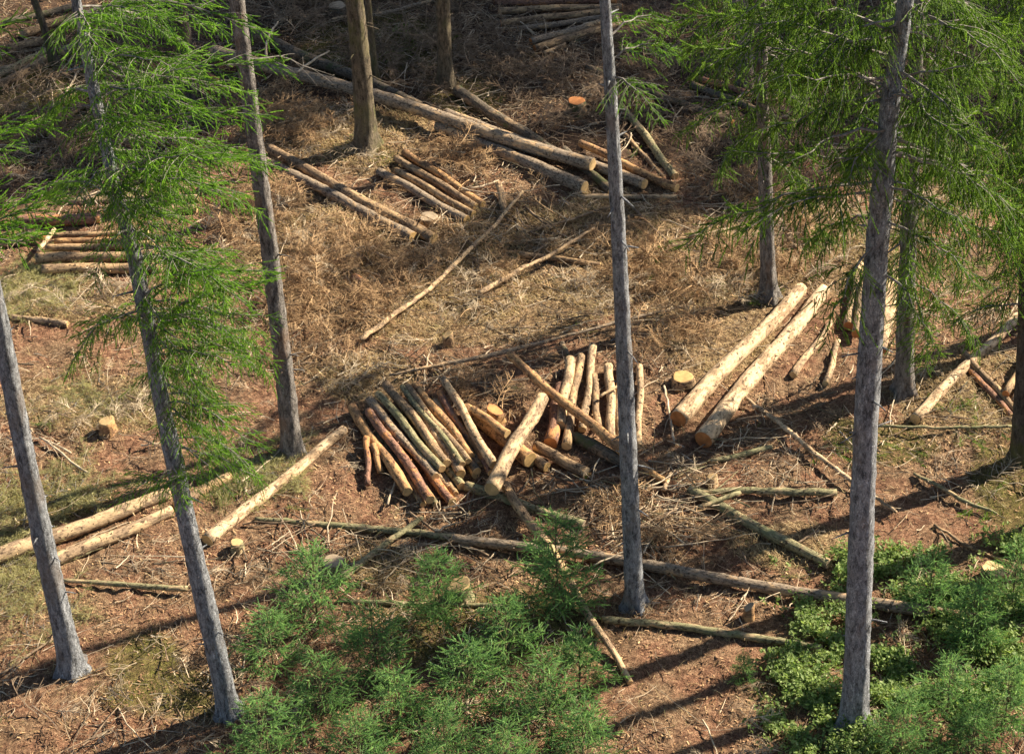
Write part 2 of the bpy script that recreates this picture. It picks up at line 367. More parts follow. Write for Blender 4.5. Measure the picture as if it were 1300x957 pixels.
def limb(rng, L=2.2, rise=.15, droop=.45, hang=.8, bare=.12, dens=1., r0=.022, shoot=SHOOT, step2=.085, step3=.05, slen=(.75, 1.35), secl=.40, keep=1.0):
    """one bough: wood = material 0, needles = material 1; local X outwards, Z up"""
    g = Geo(); K = 9; t = np.linspace(0, 1, K)
    wig = np.cumsum(rng.normal(size=(K, 2))*.018*L, 0)
    P = np.stack([L*t, wig[:, 0], rise*L*t-droop*L*t*t+wig[:, 1]], -1)
    tubes(g, P, r0*(1-.85*t), 5, 0)
    def at(u):
        k = np.clip(u*(K-1), 0, K-1.001); i = k.astype(int); f = (k-i)[:, None]; return P[i]*(1-f)+P[i+1]*f, unit(P[i+1]-P[i])
    n2 = max(2, int(L*(1-bare)/step2*dens)); u = bare+(1-bare)*(np.arange(n2)+rng.rand(n2))/n2
    O, D = at(u); side = np.where(np.arange(n2) % 2, 1., -1.)
    l2 = (secl*L*(1-u)**.75*np.minimum(1, (u-bare)*5+.35)+.10)*(.65+.6*rng.rand(n2))
    ang = np.radians(rng.uniform(35, 70, n2)); sd = np.cross([0, 0, 1.], D)
    d2 = unit(D*np.cos(ang)[:, None]+sd*(side*np.sin(ang))[:, None]+rng.normal(size=(n2, 3))*.12)
    K2 = 5; s = np.linspace(0, 1, K2)
    dr = hang*.35*(.6+.8*rng.rand(n2))
    P2 = O[:, None]+d2[:, None]*(l2[:, None]*s)[..., None]; P2[..., 2] -= (dr*l2)[:, None]*s**2
    tubes(g, P2, np.maximum(.002, .0045*(l2[:, None]/.6))*(1-.6*s)[None], 3, 0, False)
    SO, SD = [], []
    for i in range(n2):
        n3 = max(2, int(l2[i]/step3)); q = (np.arange(n3)+rng.rand(n3)*.6)/n3*.98+.02
        k = np.clip(q*(K2-1), 0, K2-1.001); a = k.astype(int); f = (k-a)[:, None]
        o = P2[i][a]*(1-f)+P2[i][a+1]*f; tg = unit(P2[i][a+1]-P2[i][a])
        lat = np.cross(tg, [0, 0, 1.])*np.where(np.arange(n3) % 2, 1, -1)[:, None]
        d = tg*.75+lat*.75+np.array([0, 0, -1.])*hang*rng.uniform(.3, 1.1, (n3, 1))+rng.normal(size=(n3, 3))*.22
        d[-1] = tg[-1]
        SO.append(o); SD.append(d)
    SO = np.concatenate(SO); SD = np.concatenate(SD)
    uu = np.linspace(max(bare, .3), 1, int(L/.06)); o, d = at(uu); SO = np.concatenate([SO, o]); SD = np.concatenate([SD, d+rng.normal(size=o.shape)*.5])
    if keep < 1:
        kk = rng.rand(len(SO)) < keep; SO, SD = SO[kk], SD[kk]
    stamp(g, shoot, SO, SD, rng.uniform(*slen, len(SO)), rng)
    return g
rng = np.random.RandomState(11)
def limb_set(prefix, needle, n, **kw):
    return [limb(rng, **kw).mesh('%s_%d' % (prefix, i), [LIMB, needle], False) for i in range(n)]
BOUGH_L = limb_set('bough_bright', NEEDLE, 5, L=2.2, hang=.85, dens=1., secl=.42, keep=1., slen=(.45, .95), shoot=SHOOT_L, step2=.085, step3=.055)
BOUGH_R = limb_set('bough_olive', NEEDLE_R, 5, L=2.6, hang=1.6, dens=1., bare=.22, secl=.36, rise=.05, droop=.25, r0=.024, slen=(.6, 1.4), keep=.9, shoot=SHOOT_L, step2=.10, step3=.065)
BOUGH_S = limb_set('bough_sparse', NEEDLE_R, 3, L=2.8, hang=1.2, dens=.45, bare=.42, secl=.30, rise=.0, droop=.12, r0=.028, keep=.8, shoot=SHOOT_L, slen=(.6, 1.3))
BOUGH_D = limb_set('bough_dead', TWIGP, 2, L=1.2, hang=.5, dens=.5, bare=.1, secl=.4, rise=.0, droop=.25, r0=.012, keep=.0)
DEADB = BOUGH_D

# crown seen only from other viewpoints and by its shadow
def crown_mesh(name, seed, hgt=11., rmax=2.5, needle=NEEDLE_D):
    r = np.random.RandomState(seed); g = Geo(); z = 0.
    while z < hgt-.3:
        f = z/hgt; n = 6 if f < .8 else 4
        for k in range(n):
            L = rmax*(min(1, .55+f*3))*(1-f)**.85*(.75+.4*r.rand())+.22; a = r.rand()*6.28
            lg = limb(r, L=L, rise=.1, droop=.4 if f < .6 else .1, hang=.8, dens=1., shoot=SHOOT_C, step2=.22, step3=.15, bare=.15, r0=.02*(1-f)+.006)
            V, Q, T, qm, tm = lg.merged()
            R = np.array([[math.cos(a), -math.sin(a), 0], [math.sin(a), math.cos(a), 0], [0, 0, 1]])
            V = V@R.T+np.array([0, 0, z+r.uniform(-.15, .15)])
            base = g.n; g.v.append(V); g.n += len(V); g.q.append(Q+base); g.qm.append(qm); g.t.append(T+base); g.tm.append(tm)
        z += .42*(1-.45*f)
    return g.mesh(name, [LIMB, needle], False)
CROWNS = [crown_mesh('spruce_crown_a', 3), crown_mesh('spruce_crown_b', 8, 10., 2.2)]

# ------------------------------------------------------------------ trees
def trunk_mesh(P, R, seed, m, stubs=10, flare=.65, sides=20):
    """P (K,3) relative to the base, R (K)"""
    r = np.random.RandomState(seed); g = Geo()
    s = np.concatenate([[0], np.cumsum(np.linalg.norm(np.diff(P, axis=0), axis=1))])
    hs = np.concatenate([np.array([0, .04, .09, .15, .23, .34, .5, .7]), np.arange(.85, s[-1], .13), [s[-1]]])
    PP = np.stack([np.interp(hs, s, P[:, k]) for k in range(3)], -1); RR = np.interp(hs, s, R)
    PP[0, 2] -= .0; PP = np.vstack([PP[0]-[0, 0, .35], PP]); RR = np.concatenate([[RR[0]*1.08], RR]); hh = np.concatenate([[-.1], hs])
    th = np.arange(sides)*2*math.pi/sides; ph = r.rand(4)*6.28; nl = r.randint(4, 6)
    lob = .5+.5*np.cos(nl*th+ph[0]+.5*np.sin(th+ph[1]))
    fl = 1+flare*np.exp(-np.maximum(hh, 0)/.17)[:, None]*(.35+.9*lob[None])
    big = 1+.035*np.sin(hh[:, None]*2.3+ph[2])*np.cos(th[None]*2+ph[3])+r.normal(size=(len(hh), sides))*.035
    tubes(g, PP, (RR[:, None]*fl*big)[None], sides, 0)
    for k in range(stubs):
        h = r.uniform(1.2, max(2., s[-1]*.75)); c = np.array([np.interp(h, s, P[:, j]) for j in range(3)]); rad = np.interp(h, s, R)
        a = r.rand()*6.28; d = np.array([math.cos(a), math.sin(a), r.uniform(-.25, .25)]); L = r.uniform(.04, .30)
        tt = np.linspace(0, 1, 3)[:, None]
        tubes(g, c+d*(rad*.8+L*tt)+np.array([0, 0, -.1])*L*tt**2, np.array([.018, .012, .006]), 5, 0)
    return g.mesh('trunk', m)
def tree(label, pts, ws, m='grey', H_=24., limbs=(), crown=0, group='standing spruce trees', name='spruce_tree', seed=0, stubs=12, cbase=.70, wbase=None, dead=0):
    """pts: trunk centre pixels from the base upwards, ws the widths there (px of the photograph)"""
    B = unproj(*pts[0]); Y = B[1]
    W = [B]+[on_plane_y(px, py, Y) for px, py in pts[1:]]
    R = [w/2*depth(p)/FPX for w, p in zip(ws, W)]
    W = np.array(W); d = W[-1]-W[max(0, len(W)-3)]; d = d/d[2]; d[1] = 0
    d[0] *= .8
    H_ = H_+2.5 if H_ > 20 else H_
    left = H_-W[-1][2]
    if left > 0:
        n = 4
        for k in range(1, n+1):
            W = np.vstack([W, W[-1]+d*left/n]); R.append(max(.02, R[len(ws)-1]*(1-.9*(k/n)**1.2)))
    o = thing(name, label, 'tree', B, group)
    P = W-B
    put('trunk', trunk_mesh(P, np.array(R), seed+100, TM[m], stubs*3), o)
    def pt(px, py):
        return on_plane_y(px, py, Y)-B
    for (ax, ay, tx, ty, dy, kind) in limbs:
        a = pt(ax, ay); a = np.array([np.interp(a[2], P[:, 2], P[:, 0]), 0, a[2]])
        b = on_plane_y(tx, ty, Y+dy)-B; v = b-a
        bank = {'L': BOUGH_L, 'R': BOUGH_R, 'S': BOUGH_S, 'D': BOUGH_D}[kind]; base = {'L': 2.2, 'R': 2.6, 'S': 2.8, 'D': 1.2}[kind]
        me = bank[rng.randint(len(bank))]
        c = put('branch', me, o, tuple(a))
        tip = {'L': -.30, 'R': -.20, 'S': -.12, 'D': -.25}[kind]
        vv = Vector(v); hor = math.hypot(v[0], v[1]); s = vv.length/base/1.03
        yaw = math.atan2(v[1], v[0]); pit = math.atan2(v[2], hor)-math.atan(tip)
        c.rotation_euler = (0, -pit, yaw); c.scale = (s,)*3 if .7 < s < 1.3 else (s, (s+1)/2, (s+1)/2)
    for k in range(dead):
        h = rng.uniform(.25, .5)*H_; c = put('dead_branch', DEADB[k % 2], o, (float(np.interp(h, P[:, 2], P[:, 0])), 0, h))
        c.rotation_euler = (0, .2, rng.rand()*6.28); c.scale = (.8+.6*rng.rand(),)*3
    if crown:
        zc = H_*cbase; c = put('crown', CROWNS[seed % 2], o, (float(np.interp(zc, P[:, 2], P[:, 0])), 0, zc))
        hc = 11. if seed % 2 == 0 else 10.; sz = (H_-zc+.4)/hc
        c.scale = (.72, .72, sz); c.rotation_euler = (0, math.atan(d[0]), seed*1.7)
    return o
_rb = np.random.RandomState(4)
def many(ax0, ax1, ay, x0, x1, y0, y1, n, kind='R', dmax=1.6):
    out = []
    for _ in range(n):
        tx, ty = _rb.uniform(x0, x1), _rb.uniform(y0, y1); out.append((0, ty-_rb.uniform(5, 60), tx, ty, _rb.uniform(-dmax, dmax), kind))
    return out
#__TREES__
tree('grey barked spruce with green boughs hanging along its leaning trunk, left foreground', [(292, 905), (240, 675), (203, 500), (172, 330), (150, 255), (124, 140), (98, 8)], [28, 24, 21, 19, 17, 15, 13], 'grey', 23, [
    (190, 380, 335, 335, -.6, 'L'), (195, 410, 350, 400, .3, 'L'), (200, 450, 300, 455, -1.0, 'L'), (205, 480, 290, 540, -.5, 'L'),
    (190, 385, 75, 455, .2, 'L'), (225, 560, 335, 590, .5, 'L'), (235, 610, 158, 612, -.5, 'L'), (232, 600, 232, 625, -.9, 'L'), (185, 350, 290, 300, .9, 'L'),
    (150, 240, 300, 235, -.9, 'L'), (145, 215, 345, 200, .4, 'L'), (135, 180, 330, 135, -.5, 'L'), (128, 150, 345, 70, .3, 'L'),
    (200, 420, 320, 350, -.9, 'L'), (204, 440, 345, 470, .8, 'L'), (208, 500, 310, 510, .3, 'L'), (212, 520, 260, 560, -.9, 'L'), (222, 560, 300, 610, -.2, 'L'), (195, 400, 110, 400, -.7, 'L'), (120, 120, 250, 150, -1.2, 'L'), (125, 130, 320, 110, .9, 'L'), (115, 90, 170, 40, .8, 'L'), (145, 230, 270, 190, -1.4, 'L'), (150, 240, 330, 260, .9, 'L')]+many(0, 0, 0, 205, 350, 310, 600, 20, 'L', 1.3)+many(0, 0, 0, 90, 345, 20, 300, 12, 'L', 1.5)+[(190, 390, 300, 340, -1.1, 'L'), (112, 80, 225, 70, -.8, 'L'), (108, 60, 260, 15, .2, 'L'), (150, 250, 60, 225, .6, 'L'),
    (140, 205, 85, 245, -.8, 'L'), (118, 110, 60, 130, .8, 'L'), (105, 40, 190, 0, -.6, 'L'), (155, 270, 230, 290, -1.1, 'L'),
    (160, 290, 120, 330, -.6, 'L'), (125, 140, 170, 200, -1.4, 'L'), (135, 175, 190, 180, -1.5, 'L'), (100, 20, 150, 60, -1.3, 'L')], 1, seed=1, dead=2)
tree('bare grey trunk at the far left edge, its foot on bare soil', [(92, 848), (58, 700), (28, 560), (0, 410), (-30, 260)], [30, 27, 25, 23, 20], 'grey', 25, [], 1, seed=2, stubs=18)
tree('brown trunk rising left of the peeled pale log, crossing the two long logs', [(372, 575), (357, 440), (340, 300), (320, 150), (301, 0)], [26, 23, 22, 21, 19], 'brown', 25, [], 1, seed=3, dead=1)
tree('stout spruce trunk standing directly above the four short logs', [(466, 186), (459, 90), (450, 0)], [28, 25, 23], 'mossy', 24, [], 1, seed=4)
tree('thin green mossy trunk just behind the stout spruce', [(477, 104), (467, 0)], [9, 8], 'mossy', 13, [], 0, seed=5, stubs=4)
tree('mossy footed trunk at the top edge near the middle, left of the top log stack', [(566, 110), (562, 0)], [20, 18], 'mossy', 24, [], 1, seed=6)
tree('tall slender grey trunk crossing the middle of the clearing from bottom to top', [(806, 768), (797, 560), (787, 330), (776, 130), (768, 0)], [24, 22, 19, 16, 14], 'grey', 25, [
    (773, 75, 862, 55, .4, 'L'), (775, 95, 835, 125, -.6, 'L'), (771, 45, 850, 20, .8, 'L')], 1, seed=7, stubs=22)
tree('thickest pale grey trunk at right, with long limbs in the foreground', [(1084, 925), (1087, 860), (1098, 560), (1112, 330), (1130, 130), (1150, 0)], [37, 33, 31, 30, 25, 20], 'grey', 24, [
    (1118, 215, 925, 172, -.4, 'S'), (1122, 160, 985, 180, -.9, 'S'), (1116, 225, 870, 300, -.2, 'R'), (1115, 235, 940, 290, -1.2, 'R'),
    (1128, 120, 880, 60, .2, 'R'), (1135, 70, 850, 15, .5, 'R'), (1130, 100, 960, 110, -1.0, 'R'), (1140, 40, 980, 0, -.6, 'R'),
    (1122, 195, 1300, 250, -.2, 'S'), (1124, 165, 1290, 130, .5, 'S'), (1130, 110, 1310, 70, -.5, 'R'), (1128, 120, 1250, 180, -1.3, 'R'),
    (1112, 270, 1240, 350, -1.0, 'R'), (1112, 250, 1290, 320, .3, 'R'), (1108, 300, 1055, 420, -1.0, 'R'), (1106, 340, 1205, 440, -.4, 'R'),
    (1112, 280, 1010, 300, .9, 'R'), (1140, 50, 1280, 10, .4, 'R'), (1145, 20, 1220, -20, -.8, 'R'), (1128, 130, 1040, 70, .9, 'S')]+many(0, 0, 0, 930, 1320, -10, 290, 26), 1, seed=8, stubs=16)
tree('half hidden grey trunk close behind the thickest trunk, sunlit on its right side', [(1148, 498), (1150, 380), (1156, 240), (1162, 100), (1168, 0)], [24, 22, 20, 18, 16], 'brown', 24, [
    (1153, 300, 1270, 380, -.3, 'R'), (1152, 330, 1180, 470, -.8, 'R'), (1158, 200, 1260, 260, .6, 'R'), (1160, 150, 1060, 200, .5, 'R'), (1150, 360, 1240, 430, .7, 'R'),
    (1165, 60, 1260, 100, -.7, 'R'), (1165, 60, 1080, 40, .6, 'R')]+many(0, 0, 0, 1040, 1290, 20, 430, 18), 1, seed=9)
tree('brown trunk standing just left of the two thick peeled logs', [(976, 378), (972, 250), (968, 120), (965, 0)], [21, 18, 16, 15], 'brown', 24, [
    (967, 80, 880, 90, -.5, 'R'), (966, 40, 860, 60, .6, 'R'), (968, 110, 1050, 150, -.6, 'R'), (966, 20, 1060, 60, .3, 'R'), (969, 150, 910, 220, .8, 'R'), (970, 190, 1040, 260, .6, 'R')]+many(0, 0, 0, 840, 1080, -10, 220, 18), 1, seed=10)
tree('dark trunk cut off by the right edge beside the two small log ends', [(1294, 588), (1301, 460), (1306, 300)], [24, 22, 20], 'dark', 17, [
    (1303, 380, 1210, 400, -.2, 'R'), (1305, 300, 1190, 310, .4, 'R'), (1306, 230, 1200, 210, -.6, 'R')]+many(0, 0, 0, 1170, 1330, -20, 430, 32), 0, seed=11)
tree('thin dark leaning trunk at the top left corner among stacked logs', [(70, 83), (56, 35), (43, 0)], [11, 10, 9], 'dark', 16, [], 0, seed=12, stubs=5)
tree('broad dark trunk behind the bright boughs at the upper left', [(241, 128), (232, 50), (226, 0)], [25, 23, 22], 'dark', 25, [], 1, seed=13)
tree('pale trunk half hidden by boughs near the top right', [(947, 112), (943, 40), (940, 0)], [22, 20, 19], 'brown', 24, [
    (942, 10, 860, 0, .3, 'R'), (943, 30, 1030, 20, .3, 'R')], 1, seed=14)
tree('spruce outside the left edge whose bright boughs reach into view', [(-70, 760), (-105, 500), (-150, 150), (-165, 0)], [26, 23, 19, 17], 'grey', 24, [
    (-115, 420, 85, 262, -.3, 'L'), (-120, 380, 95, 225, .6, 'L'), (-130, 300, 50, 150, -.4, 'L'), (-150, 150, 35, 18, .2, 'L'), (-135, 260, 25, 190, .8, 'L'), (-120, 360, 35, 290, -1., 'L')], 1, seed=15)

# ------------------------------------------------------------------ forest standing round the clearing (its crowns shade the far side)
FT = trunk_mesh(np.array([[0, 0, 0], [.05, 0, 6], [.0, .05, 12], [.1, 0, 18], [.1, 0, 24.]]), np.array([.19, .16, .13, .08, .02]), 77, TM['brown'], 16)
def forest_tree(x, y, i, cb=12.5, label='spruce of the surrounding forest outside the picture'):
    o = thing('spruce_tree', label, 'tree', (x, y, float(H(x, y))), 'forest trees around the clearing')
    put('trunk', FT, o).rotation_euler = (0, 0, i*1.3)
    c = put('crown', CROWNS[i % 2], o, (0, 0, cb)); c.scale = (1.12, 1.12, (24.2-cb)/(11. if i % 2 == 0 else 10.)); c.rotation_euler = (0, 0, i*2.1)
def shadow_trunk(x, y, i):  # unseen trunks added for shadow bands, crowns left off to keep boughs sunlit
    o = thing('crownless_spruce', 'unseen spruce trunk added on the right for its shadow, crown left off', 'tree', (x, y, float(H(x, y))), 'crownless shadow trunks right of the clearing')
    t = put('trunk', FT, o); t.rotation_euler = (0, 0, i*1.1); t.scale = (.9, .9, .62)
    for k in range(5):
        b = put('dead_branch', DEADB[k % 2], o, (0, 0, 5+k*1.7)); b.rotation_euler = (0, .2, k*2.2+i)
def shade_tree(px, py, i, hz=20.5):
    P = unproj(px, py); k = hz/math.tan(SUN_EL); return (P[0]+SUNV[0]/math.cos(SUN_EL)*k, P[1]+SUNV[1]/math.cos(SUN_EL)*k)
SH = [(60, 60), (0, 100), (110, 150), (60, 215), (340, 30), (570, 40), (860, 60), (900, 120), (1090, 40), (730, 275)]
for i, (px, py) in enumerate(SH):
    x, y = shade_tree(px, py, i); forest_tree(x, y, i)
for i, (px, py) in enumerate([(1410, 398), (1480, 520), (1400, 640), (1560, 330), (1500, 720), (1650, 600)]):
    P = unproj(px, py); shadow_trunk(P[0], P[1], i)
for i, (x, y) in enumerate([(-12, 24), (-6, 27), (-1, 24), (5, 29), (-17, 20), (10, 33), (-9, 31), (2, 35), (-22, 26), (-20, 12), (-24, 4), (-17, 30)]):
    forest_tree(x, y, i+30)

# ------------------------------------------------------------------ logs
SEGS = []
def log(label, x0, y0, x1, y1, w0, w1=None, m='tan', lift=(0, 0), group=None, cut='pale', ends=(1, 1), bend=0., name='log', knots=None, sides=14):
    w1 = w1 or w0
    rr = [w0/2*40/FPX, w1/2*40/FPX]; P = [None, None]
    for _ in range(2):
        for k, (x, y) in enumerate(((x0, y0), (x1, y1))):
            P[k] = unproj(x, y, rr[k]*.86+lift[k]); rr[k] = (w0, w1)[k]/2*depth(P[k])/FPX
    SEGS.append((P[0], P[1], max(rr)));
    seed = int(abs(x0*13+y0*7+x1*3+y1)) % 99999; r = np.random.RandomState(seed)
    mid = (P[0]+P[1])/2; d = P[1]-P[0]; L = np.linalg.norm(d); X = d/L
    o = thing(name, label, 'log' if name == 'log' else name.replace('_', ' '), mid-[0, 0, (rr[0]+rr[1])/2*.86], group)
    Yv = unit(np.cross([0, 0, 1.], X)); Zv = np.cross(X, Yv)
    o.rotation_euler = Matrix((X, Yv, Zv)).transposed().to_euler()
    off = Vector((0, 0, 0)); 
    c0 = o.rotation_euler.to_matrix().transposed()@Vector((0, 0, (rr[0]+rr[1])/2*.86))
    c0 = np.array(c0)
    K = max(5, int(L/.11)); t = np.linspace(0, 1, K)
    cl = np.stack([L*(t-.5), bend*L*np.sin(t*math.pi)+.022*L**.5*np.sin(t*5+r.rand()*6)*np.sin(t*math.pi), .004*L*np.sin(t*4+r.rand()*6)*np.sin(t*math.pi)], -1)+c0
    if L > 2.6:      # long logs lie along the lie of the land
        Rm = np.stack([X, Yv, Zv], -1); Wp = cl@Rm.T+np.array(o.location)
        hz = H(Wp[:, 0], Wp[:, 1]); lin = hz[0]+(hz[-1]-hz[0])*t; cl[:, 2] += (hz-lin)*.6
    R = rr[0]+(rr[1]-rr[0])*t
    th = np.arange(sides)*2*math.pi/sides
    oval = 1+.04*np.cos(2*th+r.rand()*6)
    RR = R[:, None]*oval[None]*(1+r.normal(size=(K, sides))*(.03 if m in ('pale', 'white') else .045)+.03*np.sin(t*L*7+r.rand()*6)[:, None])
    g = Geo()
    tubes(g, cl, RR[None], sides, 0)
    nk = knots if knots is not None else int(L*2.2*(r.rand()+.5))
    for _ in range(nk):
        k = r.randint(1, K-1); a = r.rand()*6.28; dd = np.array([r.uniform(-.3, .5), math.cos(a), math.sin(a)]); ll = r.uniform(.012, .05)+(.06 if r.rand() < .12 else 0)
        q = np.linspace(0, 1, 3)[:, None]; kr = min(.014, R[k]*.25)
        tubes(g, cl[k]+dd*(R[k]*.85+ll*q), np.array([kr*1.2, kr, kr*.7]), 5, 0)
    put('bark', g.mesh('bark', BM[m]), o)
    for e, k, sg in ((0, 0, -1), (1, K-1, 1)):
        if not ends[e]: continue
        tgt = unit(cl[1]-cl[0])*-1 if e == 0 else unit(cl[-1]-cl[-2])
        ref = np.array([0, 0, 1.]); a = unit(np.cross(tgt*(-1 if e == 0 else 1), ref)); b = np.cross(a, tgt*(-1 if e == 0 else 1))
        ge = Geo(); rad = RR[k]*.96
        ring = (rad[:, None]*(np.cos(th)[:, None]*a+np.sin(th)[:, None]*b))
        n = sides; V = np.vstack([ring*1.0-tgt*.004, ring+tgt*.006, ring*.93+tgt*.008, [tgt*.0085]])
        Q = [(i, (i+1) % n, n+(i+1) % n, n+i) for i in range(n)]+[(n+i, n+(i+1) % n, 2*n+(i+1) % n, 2*n+i) for i in range(n)]
        T = [(2*n+i, 2*n+(i+1) % n, 3*n) for i in range(n)]
        ge.add(V, Q, T)
        ce = put('cut_end', ge.mesh('cut_end', CM[cut], False), o); ce.location = tuple(cl[k])
    return o
def pole(label, pts, ws, m='grey', lift=0., name='fallen_pole', cat='pole', group=None, twigs=0, lifts=None):
    """a thin bent stem through several pixels"""
    P, R = [], []
    for i, ((x, y), w) in enumerate(zip(pts, ws)):
        r = w/2*38/FPX; h = lifts[i] if lifts else lift; p = unproj(x, y, r*.85+h); r = w/2*depth(p)/FPX; P.append(p); R.append(r)
    SEGS.extend((P[i], P[i+1], R[i]) for i in range(len(P)-1))
    P = np.array(P); R = np.array(R); B = P.mean(0); B[2] = P[:, 2].min()-R.mean()
    s = np.concatenate([[0], np.cumsum(np.linalg.norm(np.diff(P, axis=0), axis=1))]); K = max(6, int(s[-1]/.12)); q = np.linspace(0, s[-1], K)
    r = np.random.RandomState(int(pts[0][0]*7+pts[0][1]) % 9999)
    PP = np.stack([np.interp(q, s, P[:, k]) for k in range(3)], -1)
    for _ in range(2): PP[1:-1] = (PP[:-2]+PP[1:-1]*2+PP[2:])/4
    PP[1:-1] += r.normal(size=(K-2, 3))*.006
    RR = np.interp(q, s, R)*(1+r.normal(size=K)*.05)
    o = thing(name, label, cat, B, group); g = Geo()
    tubes(g, PP-B, np.repeat(RR[:, None], 8, 1)[None]*(1+r.normal(size=(1, K, 8))*.04), 8, 0)
    if m in BM: mm = BM[m]
    else: mm = {'twig': TWIG, 'twigp': TWIGP}[m]
    put('stem', g.mesh('stem', mm), o)
    if twigs:
        for j in range(twigs):
            k = r.randint(1, K-1); a = r.rand()*6.28; tg = unit(PP[min(k+1, K-1)]-PP[k-1])
            d = unit(tg*r.uniform(.3, 1)+np.array([math.cos(a), math.sin(a), r.uniform(0, .8)])*.8); L = r.uniform(.12, .5); qq = np.linspace(0, 1, 5)[:, None]
            g2 = Geo(); tubes(g2, PP[k]-B+d*L*qq+np.array([0, 0, -.25])*L*qq**2+r.normal(size=(5, 3))*.006, np.linspace(.007, .003, 5), 4, 0)
            put('side_twig', g2.mesh('side_twig', TWIGP), o)
    return o
#__LOGS__
A = 'four short logs lying side by side'
log('short log nearest the stout trunk in the row of four', 513, 193, 613, 260, 9, 10, 'orange', group=A, cut='yellow')
log('second short log in the row of four, counted from the far side', 503, 201, 604, 263, 9, 10, 'tan', group=A, cut='yellow')
log('third short log in the row of four, counted from the far side', 503, 217, 601, 272, 9, 10, 'tan', group=A, cut='yellow')
log('nearest and thickest short log in the row of four, ending by a stump', 481, 218, 592, 279, 11, 12, 'grey', group=A, cut='yellow')
B_ = 'pair of middle length logs crossing the left trunk'
log('farther of the two long logs that start behind the left brown trunk', 342, 189, 550, 303, 12, 15, 'tan', group=B_, cut='pale')
log('nearer of the two long logs that start behind the left brown trunk', 337, 205, 524, 301, 12, 15, 'grey', group=B_, cut='yellow')
LNG = 'long felled stems across the far side'
log('longest felled stem, running behind the stout trunk to a pale cut end', 270, 64, 752, 209, 16, 17, 'grey', (.22, .16), LNG)
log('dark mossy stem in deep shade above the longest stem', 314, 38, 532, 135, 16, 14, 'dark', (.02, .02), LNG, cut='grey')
log('felled stem under the longest stem, ending in a pale slanted cut', 556, 160, 742, 238, 15, 17, 'grey', (0, 0), LNG)
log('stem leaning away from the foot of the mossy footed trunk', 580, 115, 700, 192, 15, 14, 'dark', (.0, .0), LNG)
log('stem emerging beyond the longest stem, its pale end beside the tall slender trunk', 566, 143, 818, 234, 12, 15, 'grey', (.02, .02), LNG)
log('light brown log behind the tall slender trunk, pointing at the thin horizontal pole', 737, 182, 859, 239, 10, 12, 'orange', (.12, .02), LNG)
log('dim log end wedged below the longest stem near the tall trunk', 716, 190, 776, 243, 11, 11, 'dark', (0, 0), LNG)
log('greenish stem right of the tall trunk, slanting down to the straw', 787, 133, 857, 224, 9, 10, 'green', (.0, .0), LNG)
pole('thin brown stem beside the greenish slanting stem', [(789, 165), (815, 195), (842, 226)], [6, 6, 6], 'tan')
pole('thin straight pale pole lying level under the long stem ends', [(734, 250), (800, 250), (860, 250)], [7, 7, 6], 'pale')
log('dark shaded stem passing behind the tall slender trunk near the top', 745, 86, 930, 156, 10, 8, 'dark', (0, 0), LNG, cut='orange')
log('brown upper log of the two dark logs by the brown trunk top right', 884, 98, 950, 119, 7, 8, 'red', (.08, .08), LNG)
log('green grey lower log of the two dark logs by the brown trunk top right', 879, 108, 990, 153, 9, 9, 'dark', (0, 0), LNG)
C_ = 'stack of thin logs at the top edge'
for lb, a, m, lf in (('topmost log of the stack at the top edge', (628, 3, 782, 1, 9), 'red', .0), ('second log down in the stack at the top edge', (633, 14, 790, 9, 9), 'tan', .02),
      ('third log down in the stack at the top edge', (636, 30, 785, 12, 9), 'tan', .0), ('fourth log down in the stack at the top edge, thin and dark', (658, 37, 788, 20, 8), 'grey', .0),
      ('fifth log down in the stack at the top edge, splayed to the left', (674, 53, 785, 22, 9), 'grey', .08), ('lowest log of the stack at the top edge', (679, 62, 788, 30, 10), 'tan', .0)):
    log(lb, *a, None, m, (lf, lf), C_, cut='orange')
pole('thin pale stick under the stack at the top edge', [(690, 68), (718, 56)], [5, 4], 'pale')
E_ = 'logs stacked in shade at the upper left'
for lb, a, m, cu in (('lowest log of the shaded upper left stack, pink brown', (-12, 115, 62, 74, 11), 'tan', 'grey'), ('mossy green log above the lowest one in the upper left stack', (-12, 100, 60, 66, 10), 'green', 'grey'),
      ('short middle log of the upper left stack', (10, 62, 62, 50, 10), 'tan', 'grey'), ('upper log of the upper left stack, partly in sun', (28, 44, 92, 22, 12), 'tan', 'grey'),
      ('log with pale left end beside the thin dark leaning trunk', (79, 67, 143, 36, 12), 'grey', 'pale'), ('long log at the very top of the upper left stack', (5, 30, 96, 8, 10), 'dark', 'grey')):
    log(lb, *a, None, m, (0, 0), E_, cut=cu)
pole('pale broken pole under the upper left stack', [(64, 131), (88, 124), (111, 113)], [6, 5, 5], 'pale')
pole('light slender pole slanting through shade at the upper left', [(18, 174), (60, 157), (122, 131)], [5, 5, 4], 'tan')
log('small log with pale end between the broad dark trunk and left brown trunk', 247, 86, 277, 103, 7, 8, 'red', cut='yellow')
D_ = 'level logs stacked at the left'
